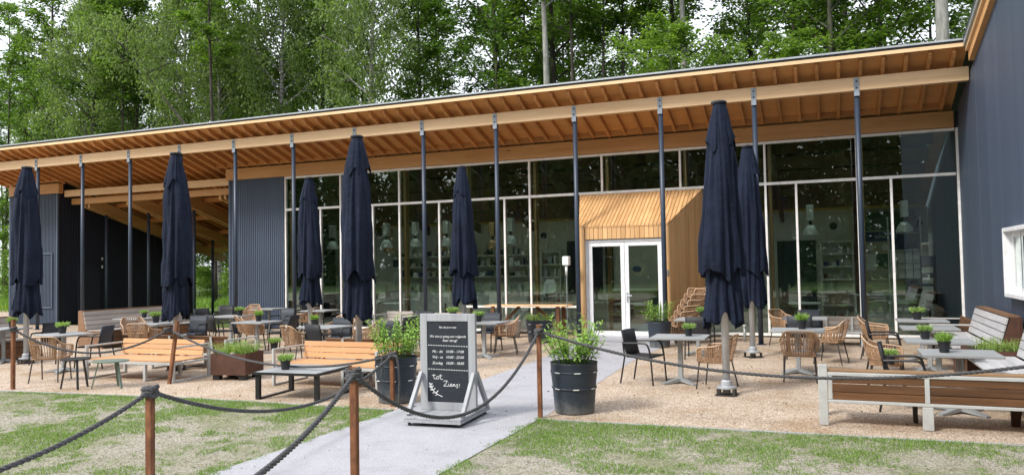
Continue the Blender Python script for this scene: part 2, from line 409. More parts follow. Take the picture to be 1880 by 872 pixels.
mb.build('kerb_strip', 'kerb_concrete')['kind'] = 'structure'
mb = MB(); mb.box(-5.95, -3.45, 18.62, 19.02, .002, .085); mb.build('doorstep', 'path_concrete', bevel=.01)['kind'] = 'structure'

# ------------------------------------------------------------------ the building
YG, YC, ZB = 20.58, 18.72, 5.95
SL = .33
def Srb(y): return ZB+SL*(YC-y)            # underside of the rafters
RH = .15
def Ssf(y): return Srb(y)+RH               # soffit
YE = 18.12                                 # eave line
B = empty('cafe_building', (-11.8, 20.58, 0), 0, 'long timber and glass cafe under a sloping orange canopy with slim blue posts', 'building')
BO = (-11.8, 20.58, 0)
def bpart(mb, name, m, parent=B, smooth=False, bevel=0): return mb.build(name, m, parent, smooth, bevel, BO)
XL, XR = -30.1, 2.80
# roof slab (soffit boards below, dark roofing above)
yb = 28.8; RL0, RL1, RX0, RX1 = 21.7, 25.6, -18.2, 2.5               # unseen roof opening and panes, added to brighten the cafe interior
for a_, b_, p_, q_ in ((YE+.03, RL0, XL, XR), (RL1, yb, XL, XR), (RL0+.001, RL1-.001, XL, RX0), (RL0+.001, RL1-.001, RX1, XR)):
    mb = MB(); mb.prism([(a_, Ssf(a_)), (b_, Ssf(b_)), (b_, Ssf(b_)+.02), (a_, Ssf(a_)+.02)], p_, q_, 'x'); bpart(mb, 'soffit', 'plywood')
    a2, t0_ = (YE-.02, .035) if a_ < 19 else (a_, .021); b2 = b_+.1 if b_ == yb else b_
    mb = MB(); mb.prism([(a2, Ssf(a2)+t0_), (b2, Ssf(b2)+.021), (b2, Ssf(b2)+.16), (a2, Ssf(a2)+(.105 if a_ < 19 else .16))], p_, q_, 'x'); bpart(mb, 'roof', 'roofing')
for k in range(5):
    y_ = RL0+.02+.94*k; mb = MB(); mb.box(RX0, RX1, y_, y_+.03, Ssf(y_+.03)-.34, Ssf(y_+.03)+.015); bpart(mb, 'added_baffle', 'interior_wood')  # boards added to block the low view of sky through the opening
for k in range(9):
    mb = MB(); p_ = RX0+k*2.3; mb.prism([(RL0-.05, Ssf(RL0-.05)+.165), (RL1+.05, Ssf(RL1+.05)+.165), (RL1+.05, Ssf(RL1+.05)+.18), (RL0-.05, Ssf(RL0-.05)+.18)], p_+.01, p_+2.29, 'x'); bpart(mb, 'added_rooflight', 'window_glass')
mb = MB(); mb.box(XL-.02, XR-.1, YE-.05, YE-.022, Ssf(YE)+.075, Ssf(YE)+.115); bpart(mb, 'roof_edge', 'edge_metal')
mb = MB(); mb.box(XL, XR-.05, YE-.008, YE+.028, Ssf(YE)-.05, Ssf(YE)+.034); bpart(mb, 'fascia_board', 'glulam_x', bevel=.004)
# eave beam: four lengths butted
xs = [XL+.1, -21.15, -12.4, -3.67, XR+.07]
for a, b in zip(xs[:-1], xs[1:]):
    mb = MB(); mb.box(a+.001, b-.001, YC-.07, YC+.07, ZB-.30, ZB); bpart(mb, 'eave_beam', 'glulam_x', bevel=.006)
# header over the facade
for a, b in ((-29.5, -26.75), (-18.75, -13.1), (-13.098, -6.3), (-6.298, 2.8)):
    mb = MB(); mb.box(a, b, YG-.13, YG+.07, 4.96, Srb(YG)-.005); bpart(mb, 'header_beam', 'header_x', bevel=.006)
# rafters
rx = np.arange(2.55, XL+.2, -.443)
rm = {}
for i, x in enumerate(rx):
    yend = 27.5 if -26.6 < x < -18.9 else YG+.06
    key = yend
    if key not in rm:
        mb = MB(); y0 = YE+.09
        mb.prism([(y0, Srb(y0)+.06), (y0+.10, Srb(y0+.10)), (yend, Srb(yend)), (yend, Ssf(yend)-.001), (y0, Ssf(y0)-.001)], -.036, .036, 'x')
        rm[key] = mb.mesh('rafter', 'fir_y')
    o = obj('rafter', rm[key], B); o.location = (x-BO[0], -BO[1], 0)
    if i < len(rx)-1 and not (-26.6 < x < -18.9):
        if 'blk' not in rm:
            mb = MB(); mb.prism([(YG-.16, Srb(YG-.16)+.01), (YG-.12, Srb(YG-.12)+.01), (YG-.12, Ssf(YG-.12)-.002), (YG-.16, Ssf(YG-.16)-.002)], -.406, -.038, 'x'); rm['blk'] = mb.mesh('blocking', 'fir_x')
        o = obj('blocking', rm['blk'], B); o.location = (x-BO[0], -BO[1], 0)
# columns
cm = {}
mb = MB(); mb.tube([(0, 0, .006), (0, 0, ZB-.305)], .058, 14); cm['c'] = mb.mesh('column', 'steel_blue', True)
mb = MB(); mb.box(-.055, .055, -.085, -.073, ZB-.42, ZB-.02); mb.box(-.05, .05, -.072, .05, ZB-.335, ZB-.307); cm['b'] = mb.mesh('bracket', 'bracket_steel')
mb = MB()
for z in (ZB-.1, ZB-.24): mb.tube([(0, -.098, z), (0, -.085, z)], .02, 8)
cm['o'] = mb.mesh('bolt', 'bolt_dark')
mb = MB(); mb.cbox((0, 0, .008), (.2, .2, .012)); cm['p'] = mb.mesh('base_plate', 'steel_blue')
for n in range(-1, 13):
    x = -25.509+2.1838*n
    c = obj('column', cm['c'], B); c.location = (x-BO[0], YC-BO[1], 0)
    obj('bracket', cm['b'], c); obj('bolt', cm['o'], c); obj('base_plate', cm['p'], c)
# facade: white frames, one per bay, panes as sub-parts
mx = [-16.35+2.133*i for i in range(10)]
subs = {0: -14.98, 1: -13.03, 2: -10.72, 3: -8.60, 7: -.69, 8: 1.45}
ZT = 3.87; z1 = 4.95
MW = .055
for i in range(9):
    a, b = mx[i], mx[i+1]; f = MB(); y0, y1 = YG-.05, YG+.05
    porch = i in (5,)
    f.box(a-MW/2, a+MW/2, y0, y1, .04, z1)                              # left mullion
    if i == 8: f.box(b-.01, b+.06, y0, y1, .04, z1)
    e = MW/2+.001
    f.box(a+e, b-e, y0, y1, z1-.07, z1)
    f.box(a+e, b-e, y0, y1, ZT-.035, ZT+.035)
    f.box(a+e, b-e, y0, y1, .04, .11)
    if i in subs: s_ = subs[i]; f.box(s_-.028, s_+.028, y0, y1, .111, ZT-.036)
    if i in (3, 4):
        f.box(a+e, (subs[i]-.03 if i in subs else b-e), y0, y1, .72, .78)
        if i in subs: f.box(subs[i]+.03, b-e, y0, y1, .72, .78)
    fr = bpart(f, 'window_frame', 'frame_white', bevel=.004)
    spans = [(a+e, b-e, ZT+.04, z1-.075)]
    if i != 5:
        spans += [(a+e, subs[i]-.03, .115, ZT-.04), (subs[i]+.03, b-e, .115, ZT-.04)] if i in subs else [(a+e, b-e, .115, ZT-.04)]
    for q in spans:
        g = MB(); g.box(q[0], q[1], YG-.006, YG+.006, q[2], q[3]); g.build('pane', 'window_glass', fr, off=BO)
    # timber posts right behind the mullions
    g = MB(); g.box(a+.06, a+.14, YG+.12, YG+.32, .06, 4.95); g.build('timber_post', 'larch_z', fr, off=BO)
# corrugated cladding
def corrugated(x0, x1, y, z0, z1, pitch=.075, depth=.02):
    mb = MB(); n = int((x1-x0)/pitch); p = (x1-x0)/n; pr = []
    for k in range(n):
        x = x0+k*p; pr += [(x, y), (x+p*.5, y), (x+p*.6, y-depth), (x+p*.9, y-depth)]
    pr.append((x1, y)); vs = []; fs = []
    for (a, b) in pr: vs += [(a, b, z0), (a, b, z1)]
    for k in range(len(pr)-1): fs.append((2*k, 2*k+2, 2*k+3, 2*k+1))
    mb.add(vs, fs); return mb
bpart(corrugated(-18.63, -16.39, YG-.06, .03, 4.955), 'cladding_panel', 'cladding')
mb = MB(); mb.box(-18.66, -18.60, YG-.09, YG-.03, .02, 4.955); bpart(mb, 'corner_trim', 'cladding')
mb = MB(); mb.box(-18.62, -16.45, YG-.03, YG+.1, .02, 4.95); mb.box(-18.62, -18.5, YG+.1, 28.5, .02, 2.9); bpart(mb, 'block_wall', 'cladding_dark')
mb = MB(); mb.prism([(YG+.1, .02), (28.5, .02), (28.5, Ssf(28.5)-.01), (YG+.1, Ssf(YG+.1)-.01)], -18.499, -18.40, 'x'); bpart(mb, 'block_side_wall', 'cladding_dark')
# shed at the far left end, under the same roof
bpart(corrugated(-29.48, -26.92, YG-.06, .03, 4.955), 'cladding_panel', 'cladding')
for a_ in (-26.93, -29.53): mb = MB(); mb.box(a_, a_+.07, YG-.09, YG-.02, .02, 4.955); bpart(mb, 'corner_trim', 'cladding')
h = MB()
for q in ((-27.9, -27.86, .62, 2.72), (-27.16, -27.10, .62, 2.72)): h.box(q[0], q[1], YG-.115, YG-.065, q[2], q[3])
h.box(-27.859, -27.161, YG-.115, YG-.065, 2.66, 2.72); h.box(-27.859, -27.161, YG-.115, YG-.065, .62, .68)
hd = bpart(h, 'hatch_frame', 'cladding', bevel=.005)
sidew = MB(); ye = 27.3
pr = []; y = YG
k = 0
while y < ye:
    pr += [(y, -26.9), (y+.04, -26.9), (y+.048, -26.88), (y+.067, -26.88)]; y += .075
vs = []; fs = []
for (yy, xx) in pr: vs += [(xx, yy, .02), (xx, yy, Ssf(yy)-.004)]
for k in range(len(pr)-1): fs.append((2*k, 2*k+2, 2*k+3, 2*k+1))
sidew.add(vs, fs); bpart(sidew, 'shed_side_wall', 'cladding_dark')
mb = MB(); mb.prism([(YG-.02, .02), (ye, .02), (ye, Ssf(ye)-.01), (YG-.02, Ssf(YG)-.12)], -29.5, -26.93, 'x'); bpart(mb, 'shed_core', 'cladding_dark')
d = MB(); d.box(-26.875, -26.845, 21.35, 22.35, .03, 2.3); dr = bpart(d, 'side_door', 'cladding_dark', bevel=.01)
g = MB(); g.tube([(-26.80, 21.45, 1.0), (-26.80, 21.45, 1.34)], .016, 8); g.bar((-26.845, 21.45, 1.05), (-26.80, 21.45, 1.05), .02, .02); g.bar((-26.845, 21.45, 1.29), (-26.80, 21.45, 1.29), .02, .02); g.build('handle', 'edge_metal', dr, off=BO)
for z in (2.12, 2.44):
    g = MB(); g.box(-26.87, -26.84, 22.41, 22.47, z, z+.1); bpart(g, 'switch_box', 'white_paint')
# open passage: cross beam, paired beams, purlins, posts
mb = MB(); mb.box(-26.74, -18.76, YG+.1, YG+.24, 4.83, 5.07); bpart(mb, 'cross_beam', 'glulam_x', bevel=.006)
mb = MB(); mb.box(-26.74, -18.7, 20.98, 21.1, 4.55, 4.78); bpart(mb, 'cross_beam', 'header_x', bevel=.006)
for x in (-26.1, -23.9, -21.65, -19.5):
    for s_ in (-.11, .11):
        mb = MB(); mb.prism([(21.12, 4.42), (28.3, 2.35), (28.3, 2.62), (21.12, 4.88)], x+s_-.05, x+s_+.05, 'x'); bpart(mb, 'paired_beam', 'larch_y')
    for yy, zz in ((22, 4.18), (25.3, 3.22)):
        mb = MB(); mb.tube([(x, yy, .005), (x, yy, zz)], .057, 12); bpart(mb, 'column', 'steel_blue', smooth=True)
for yy in (22.4, 24.0, 25.6, 27.2):
    zt = 4.88-.315*(yy-21.12)
    mb = MB(); mb.box(-26.7, -18.7, yy-.05, yy+.05, zt+.004, zt+.17); bpart(mb, 'purlin', 'fir_x')
# interior: floor, partition wall, ceiling beams
mb = MB(); mb.box(-18.4, 2.8, YG+.06, 28.5, -.02, .03); mb.build('interior_floor', 'interior_floor')['kind'] = 'structure'
mb = MB(); mb.prism([(26.2, .03), (26.35, .03), (26.35, Srb(26.35)), (26.2, Srb(26.2))], -18.39, 2.8, 'x'); bpart(mb, 'interior_wall', 'interior_wall')
for x in mx[:-1]:
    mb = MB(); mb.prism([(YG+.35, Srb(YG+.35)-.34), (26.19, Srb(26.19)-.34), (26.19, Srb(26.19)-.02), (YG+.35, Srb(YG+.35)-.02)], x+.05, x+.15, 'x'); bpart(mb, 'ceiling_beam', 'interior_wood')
for x in (-16.0, -12.3, -9.45, -3.2, .18, 3.0):
    if x > 2.6: x = 2.55
    mb = MB(); mb.lathe([(.13, -.03), (.17, -.03), (.17, .0), (.13, .0)], 18)
    o = bpart(mb, 'air_vent', 'interior_white'); 
    o.data.transform(Matrix.Translation(Vector((x-BO[0], 26.185-BO[1], 2.98))) @ Matrix.Rotation(PI/2, 4, 'X') @ Matrix.Translation(Vector(BO)))
    mb = MB(); mb.tube([(x, 26.199, 2.98), (x, 26.17, 2.98)], .115, 16); bpart(mb, 'vent_core', 'interior_dark')
# dark counter band, niche shelves and panels on the partition
def ibox(name, m, x0, x1, y0, y1, z0, z1, par=B): mb = MB(); mb.box(x0, x1, y0, y1, z0, z1); return mb.build(name, m, par, off=BO)



ibox('dark_panel', 'interior_dark', -8.55, -6.9, 26.1, 26.19, .9, 2.75)
ibox('glass_door', 'green_glass_panel', -1.5, -.35, 26.1, 26.19, .031, 2.55)
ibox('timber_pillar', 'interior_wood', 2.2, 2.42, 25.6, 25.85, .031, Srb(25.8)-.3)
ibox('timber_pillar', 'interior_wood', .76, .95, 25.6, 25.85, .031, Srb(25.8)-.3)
# entrance porch: splayed box with planked roof, front and sides
PF = [(-5.87, 18.95), (-3.57, 18.95)]; PB = [(-6.32, 20.52), (-2.98, 20.52)]
ZPF, ZPB = 2.90, 3.82
po = MB()                                                               # core under the planks
po.add([(-5.83, 19.0, 2.56), (-3.61, 19.0, 2.56), (-3.0, 20.52, 2.56), (-6.28, 20.52, 2.56), (-5.83, 19.0, 2.86), (-3.61, 19.0, 2.86), (-3.0, 20.52, 3.77), (-6.28, 20.52, 3.77)],
       [(0, 1, 2, 3), (0, 1, 5, 4), (1, 2, 6, 5), (2, 3, 7, 6), (3, 0, 4, 7), (4, 5, 6, 7)])
porch = bpart(po, 'entrance_porch', 'interior_wood')
def plank(vs, m):
    mb = MB(); mb.add(vs, [(0, 1, 2, 3), (7, 6, 5, 4), (0, 4, 5, 1), (1, 5, 6, 2), (2, 6, 7, 3), (3, 7, 4, 0)]); return mb.build('plank', m, porch, off=BO, bevel=.003)
sl = (ZPB-ZPF)/(PB[0][1]-PF[0][1])
# roof planks run square to the front; those at the splayed ends are cut short
pw = (PB[1][0]-PB[0][0])/34
for k in range(34):
    a = PB[0][0]+k*pw; b = a+pw-.012
    def y_at(xx):
        if xx < PF[0][0]: return PF[0][1]+(PF[0][0]-xx)/(PF[0][0]-PB[0][0])*(PB[0][1]-PF[0][1])
        if xx > PF[1][0]: return PF[1][1]+(xx-PF[1][0])/(PB[1][0]-PF[1][0])*(PB[1][1]-PF[1][1])
        return PF[0][1]-.03
    ya, yb2 = y_at(a), y_at(b); lift = .028+.004*random.random()
    if min(ya, yb2) > 20.45: continue
    def zz(y): return ZPF-.04+sl*(y-PF[0][1])
    lo = [(a, ya, zz(ya)), (b, yb2, zz(yb2)), (b, 20.51, zz(20.51)), (a, 20.51, zz(20.51))]
    plank(lo+[(p[0], p[1], p[2]+.03+lift) for p in lo], 'porch_wood_y')
# front band of short vertical boards
nb = 17
x0, x1 = -5.72, -3.72; pw = (x1-x0)/nb
for k in range(nb):
    a = x0+k*pw+.004; b = a+pw-.009; y = PF[0][1]-.018+.004*random.random()
    lo = [(a, y, 2.545), (b, y, 2.545), (b, y+.03, 2.545), (a, y+.03, 2.545)]
    plank(lo+[(p[0], p[1], 2.875) for p in lo], 'porch_wood_z')
for a, b in ((-5.87, -5.735), (-3.705, -3.57)):
    y = PF[0][1]-.02; lo = [(a, y, .09), (b, y, .09), (b, y+.14, .09), (a, y+.14, .09)]
    mb = MB(); mb.box(a, b, y, y+.14, .09, 2.875); mb.build('door_post', 'porch_wood_z', porch, off=BO, bevel=.004)
# side planks, right and left
for (f, bk) in ((PF[1], PB[1]), (PF[0], PB[0])):
    F = Vector((*f, 0)); K = Vector((*bk, 0)); dv = K-F; L = dv.length; dv.normalize(); nv = Vector((dv.y, -dv.x, 0))
    if f[0] < -4.5: nv = -nv
    n = 14
    for k in range(n):
        a = F+dv*(L*k/n+.003); b = F+dv*(L*(k+1)/n-.005); o_ = nv*(.0+.005*random.random())
        za = ZPF-.045+(ZPB-ZPF)*k/n; zb = ZPF-.045+(ZPB-ZPF)*(k+1)/n
        a = a+o_; b = b+o_; a2 = a-nv*.03; b2 = b-nv*.03
        plank([(a.x, a.y, .06), (b.x, b.y, .06), (b2.x, b2.y, .06), (a2.x, a2.y, .06), (a.x, a.y, za), (b.x, b.y, zb), (b2.x, b2.y, zb), (a2.x, a2.y, za)], 'porch_wood_z')
ibox('door_bell', 'edge_metal', -3.66, -3.61, 18.905, 18.928, 1.62, 1.74, porch)
# glazed double door
y0, y1 = 19.0, 19.07
df = MB(); df.box(-5.73, -5.66, y0-.02, y1+.02, .09, 2.54); df.box(-3.78, -3.71, y0-.02, y1+.02, .09, 2.54); df.box(-5.659, -3.781, y0-.02, y1+.02, 2.47, 2.54); df.box(-5.659, -3.781, y0-.02, y1+.02, .087, .12)
dfo = bpart(df, 'door_frame', 'door_grey', bevel=.004)
for a, b, side in ((-5.655, -4.725, 1), (-4.715, -3.785, -1)):
    l = MB(); l.box(a, a+.1, y0, y1, .125, 2.465); l.box(b-.1, b, y0, y1, .125, 2.465); l.box(a+.101, b-.101, y0, y1, 2.36, 2.465); l.box(a+.101, b-.101, y0, y1, .125, .235)
    lf = bpart(l, 'glazed_door', 'white_paint', bevel=.004)
    g = MB(); g.box(a+.1, b-.1, y0+.03, y0+.042, .235, 2.36); g.build('pane', 'window_glass', lf, off=BO)
    if side == -1:
        g = MB(); g.tube([(a+.05, y0-.001, 1.12), (a+.05, y0-.05, 1.12), (a+.18, y0-.05, 1.12)], .011, 8); g.box(a+.03, a+.07, y0-.012, y0-.001, .95, 1.2); g.build('handle', 'edge_metal', lf, off=BO)
        g = MB(); g.box(-4.52, -4.22, y0+.052, y0+.054, 1.62, 1.95); g.build('notice', 'pale_print', lf, off=BO)
        g = MB(); g.lathe([(.0, 0), (.075, 0), (.075, .004), (0, .004)], 18); o = g.build('sticker', 'blue_print', lf)
        o.data.transform(Matrix.Translation(Vector((-4.42-BO[0], y0+.0515-BO[1], 1.78))) @ Matrix.Scale(1.6, 4, (1, 0, 0)) @ Matrix.Rotation(PI/2, 4, 'X'))
# wing on the right: blue wall, verge and window
WX = 2.885; WS = .225
def Wz(y): return 5.93+WS*(18.15-y)
# wall with a window hole: Y 14.0 .. 15.38, z 1.24 .. 2.40
wy0, wy1, wz0, wz1 = 13.55, 15.30, 1.31, 2.33
mb = MB()
def wq(ya, yb_, za0, zb0, za1, zb1): mb.add([(WX, ya, za0), (WX, yb_, zb0), (WX, yb_, zb1), (WX, ya, za1)], [(0, 1, 2, 3)])
wq(wy1, 28, 0, 0, Wz(wy1), Wz(28)); wq(6, wy0, 0, 0, Wz(6), Wz(wy0)); wq(wy0, wy1, 0, 0, wz0, wz0); wq(wy0, wy1, wz1, wz1, Wz(wy0), Wz(wy1))
bpart(mb, 'wing_wall', 'wing_cladding')
mb = MB(); mb.box(WX+.2, 13, 6.01, 6.2, 0, 8); mb.box(13, 13.2, 6, 28.5, 0, 6); mb.box(WX+.2, WX+.3, 6.2, 28.4, 0, 1.2); bpart(mb, 'wing_back_wall', 'cladding_dark')
for k, yy in enumerate(np.arange(6.6, 20.5, 1.15)):
    g = MB(); g.box(WX-.003, WX+.01, yy-.004, yy+.004, .05, Wz(yy)-.02); bpart(g, 'panel_seam', 'wing_cladding')
# verge: soffit strip, board, metal edge (rises towards the front)
ya, yb_ = 6.0, YE+.0
def strip(x0, x1, dz0, dz1, name, m, ya=ya, yb_=yb_):
    g = MB(); g.add([(x0, ya, Wz(ya)+dz0), (x1, ya, Wz(ya)+dz0), (x1, yb_, Wz(yb_)+dz0), (x0, yb_, Wz(yb_)+dz0), (x0, ya, Wz(ya)+dz1), (x1, ya, Wz(ya)+dz1), (x1, yb_, Wz(yb_)+dz1), (x0, yb_, Wz(yb_)+dz1)],
          [(0, 1, 2, 3), (4, 5, 6, 7), (0, 1, 5, 4), (1, 2, 6, 5), (2, 3, 7, 6), (3, 0, 4, 7)]); return bpart(g, name, m)
strip(2.79, 2.90, .002, .27, 'verge_board', 'header_x')
strip(2.74, 2.789, .21, .36, 'verge_board', 'glulam_x')
strip(2.70, 2.739, .30, .40, 'verge_edge', 'edge_metal')
strip(2.70, 13.2, .401, .50, 'wing_roof', 'roofing', ya, 28.6)
wf = MB()
X0, X1 = WX-.13, WX+.06
wf.box(X0, X1, wy1-.001, wy1+.07, wz0-.07, wz1+.07); wf.box(X0, X1, wy0-.07, wy0, wz0-.07, wz1+.07)
wf.box(X0, X1, wy0+.001, wy1-.002, wz1, wz1+.07); wf.box(X0, X1, wy0+.001, wy1-.002, wz0-.07, wz0)
wfo = bpart(wf, 'window_frame', 'white_paint', bevel=.006)
g = MB(); XX = WX+.0
g.box(XX, XX+.05, wy1-.09, wy1-.003, wz0+.001, wz1-.001); g.box(XX, XX+.05, wy0+.002, wy0+.09, wz0+.001, wz1-.001); g.box(XX, XX+.05, wy0+.091, wy1-.091, wz1-.09, wz1-.001); g.box(XX, XX+.05, wy0+.091, wy1-.091, wz0+.001, wz0+.09)
g.build('window_sash', 'white_paint', wfo, off=BO, bevel=.004)
g = MB(); g.box(XX+.02, XX+.03, wy0+.09, wy1-.09, wz0+.09, wz1-.09); g.build('pane', 'window_glass', wfo, off=BO)
g = MB(); g.box(WX+.55, WX+.6, wy0-1, wy1+1, .4, 3); bpart(g, 'inner_blind', 'interior_white')

# ------------------------------------------------------------------ things indoors
def pendant(metal):
    t = empty('pendant_lamp', (0, 0, 0)); tag(t, 'x', 'lamp')
    mb = MB(); mb.lathe([(.045, .30), (.09, .29), (.15, .22), (.2, .12), (.225, .02), (.23, 0), (.222, 0), (.19, .11), (.13, .2), (.05, .27)], 22); mb.build('shade', metal, t, True)
    mb = MB(); mb.box(-.1, .1, -.1, .1, .42, .86); mb.build('ballast_box', metal, t, bevel=.012)
    mb = MB(); mb.tube([(0, 0, .3), (0, 0, .42)], .045, 10); mb.tube([(0, 0, .86), (0, 0, 1.75)], .009, 6); mb.build('cord', 'dark_steel', t)
    return t
lp = pendant('lamp_alu')
lampdat = [(-16.68, 'bell lamp hanging behind the first window bay, beside the corrugated blue wall'),
           (-14.41, 'bell lamp hanging left of the tall parasol at the second window bay'),
           (-13.25, 'bell lamp hanging in the third window bay, close to a warm coloured one'),
           (-12.04, 'bell lamp hanging just left of the slim parasol by the windows'),
           (-9.67, 'bell lamp hanging between two blue posts, left of the porch'),
           (-.44, 'large bell lamp hanging behind the window right of the twin parasols'),
           (1.96, 'bell lamp hanging in front of the leaflet shelf near the right wall')]
for i, (x, l) in enumerate(lampdat): place(lp, x, 23.6, 2.63, 90, 'aluminium '+l, 'bell lamps hanging indoors')
lc = pendant('lamp_copper'); lc.name = 'pendant_lamp'
for x, y, l in ((-14.9, 24.6, 'warm coloured bell lamp low behind the second window bay'), (-12.75, 24.6, 'warm coloured bell lamp half hidden by a mullion, left of the slim parasol'), (-10.36, 23.7, 'warm coloured bell lamp right beside the blue post, right of the slim parasol')):
    place(lc, x, y, 2.5, 90, l, 'bell lamps hanging indoors')
# open shelf with goods
def shelf(x, y, w, h, n, label, goods):
    t = empty('wall_shelf', (x, y, .03), 0, label, 'shelf')
    mb = MB(); mb.box(-w/2, -w/2+.04, -.17, .17, 0, h); mb.build('side_panel', 'interior_wall', t); mb = MB(); mb.box(w/2-.04, w/2, -.17, .17, 0, h); mb.build('side_panel', 'interior_wall', t)
    me = MB(); me.box(-w/2+.041, w/2-.041, -.17, .17, 0, .035); ms = me.mesh('board', 'interior_white')
    q = random.Random(n)
    for k in range(n):
        zz_ = .1+k*(h-.15)/(n-1); o = obj('board', ms, t); o.location = (0, 0, zz_)
        if k == n-1: continue
        xx_ = -w/2+.09
        while xx_ < w/2-.15:
            wd = q.uniform(.05, .17); hh_ = q.uniform(.08, (h-.15)/(n-1)-.09)
            if q.random() < .6: g = MB(); g.box(xx_, xx_+wd, -.13, .08, zz_+.036, zz_+.036+hh_); g.build('goods', q.choice(['pale_print', 'interior_white', 'blue_print', 'zinc', 'green_print', 'bench_brown']), t)
            xx_ += wd+q.uniform(.01, .12)
    return t
shelf(.25, 25.9, .95, 2.5, 7, 'tall open shelf of pale boards beside the green glass door indoors', 0)
shelf(-9.05, 25.9, .75, 2.4, 6, 'narrow pale shelf against the back wall left of the porch', 0)
# information board
t = empty('information_board', (1.55, 25.9, .03), 0, 'beige information board with a dark blue heading strip behind the window', 'board')
mb = MB(); mb.box(-.55, .55, -.03, .03, .85, 2.75); mb.build('panel', 'pale_print', t)
mb = MB(); mb.box(-.55, .75, -.05, -.031, 2.42, 2.72); mb.build('heading_strip', 'blue_print', t)
mb = MB(); mb.box(-.55, .75, -.05, -.031, 2.76, 3.3); mb.build('photo_print', 'green_print', t)
mb = MB(); mb.box(-.18, .42, -.04, -.031, 1.62, 2.05); mb.build('text_print', 'green_print', t)
mb = MB(); mb.box(-.53, -.22, -.04, -.031, 1.55, 2.05); mb.build('text_print', 'interior_white', t)
for x in (-.36, .06, .46):
    mb = MB(); mb.lathe([(0, 0), (.1, 0), (.1, .006), (0, .006)], 16); o = mb.build('badge', 'interior_white', t); o.rotation_euler = (PI/2, 0, 0); o.location = (x, -.036, 2.25)
def text(body, size, mat, parent, loc, rot, align='CENTER', shear=0, ext=.0008, sx=1):
    c = bpy.data.curves.new('lettering', 'FONT'); c.body = body; c.size = size; c.align_x = align; c.align_y = 'CENTER'; c.shear = shear; c.extrude = ext; c.resolution_u = 2
    o = bpy.data.objects.new('lettering_curve', c); C.objects.link(o); me = bpy.data.meshes.new_from_object(o.evaluated_get(bpy.context.evaluated_depsgraph_get())); bpy.data.objects.remove(o); me.materials.clear(); me.materials.append(MATS[mat])
    o = obj('lettering', me, parent); o.location = loc; o.rotation_euler = rot; o.scale = (sx, 1, 1); return o
text('natural life', .14, 'interior_white', t, (.08, -.052, 2.57), (PI/2, 0, 0))
# leaflet shelf
t = empty('leaflet_shelf', (2.05, 24.9, .03), 0, 'tall metal leaflet rack full of white cards beside the information board', 'shelf')
for x in (-.42, .42):
    mb = MB(); mb.tube([(x, 0, 0), (x, 0, 3.1)], .022, 8); mb.build('pole', 'interior_white', t)
mb = MB()
for z in (1.3, 1.75, 2.1, 2.6): mb.box(-.40, .40, -.1, .14, z, z+.02)
mb.build('tray', 'edge_metal', t)
cmh = MB(); cmh.box(-.09, .09, -.006, .006, 0, .3); cme = cmh.mesh('leaflet', 'interior_white')
for r_ in range(3):
    for c_ in range(4):
        o = obj('leaflet', cme, t); o.location = (-.3+.2*c_, -.07, 1.33+.27*r_); o.rotation_euler = (R(-12), 0, 0)
mb = MB(); mb.box(-.36, .1, -.02, 0, 2.15, 2.5); mb.build('print', 'blue_print', t)
# postcard stand
t = empty('postcard_stand', (2.45, 23.2, .03), R(-15), 'dark postcard stand with white cards beside the right hand window post', 'stand')
mb = MB(); mb.tube([(0, 0, 0), (0, 0, .75)], .025, 8); mb.lathe([(0, 0), (.22, 0), (.22, .03), (0, .03)], 16); mb.build('foot', 'black_steel', t)
mb = MB(); mb.box(-.17, .17, -.12, .12, .7, 1.95); mb.build('rack', 'interior_dark', t)
mb = MB(); mb.box(-.16, .16, -.15, -.121, 1.72, 1.94); mb.build('header', 'blue_print', t)
cmh = MB(); cmh.box(-.13, .13, -.15, -.13, 0, .15); cme = cmh.mesh('postcard', 'interior_white')
for z in (.8, 1.0, 1.22, 1.5): o = obj('postcard', cme, t); o.location = (0, 0, z)
# glass display case
t = empty('display_case', (1.45, 22.6, .03), 0, 'low glass display case with a white rim behind the right hand windows', 'display case')
mb = MB(); mb.box(-.8, .8, -.3, .3, 0, .42); mb.build('cabinet', 'interior_white', t)
mb = MB()
for z in (.43, .95):
    for a, b in (((-.8, -.3), (.8, -.3)), ((-.8, .3), (.8, .3)), ((-.8, -.27), (-.8, .27)), ((.8, -.27), (.8, .27))): mb.bar((*a, z), (*b, z), .035, .03)
for x in (-.8, .8):
    for y in (-.3, .3): mb.bar((x, y, .446), (x, y, .934), .03, .03)
mb.build('rim', 'white_paint', t)
mb = MB(); mb.box(-.78, .78, -.3, -.292, .45, .93); mb.build('pane', 'window_glass', t)
# indoor round tables and a bar counter seen through the door
t = empty('bar_counter', (-4.9, 24.6, .03), 0, 'dark bar counter with a pale top seen through the glazed doors', 'counter')
mb = MB(); mb.box(-1.6, 1.6, -.3, .3, 0, 1.02); mb.build('body', 'interior_wood', t); mb = MB(); mb.box(-1.65, 1.65, -.36, .34, 1.021, 1.07); mb.build('worktop', 'interior_white', t)
mb = MB(); mb.box(-.3, .3, -.34, -.31, .05, .9); mb.build('front_panel', 'green_print', t)
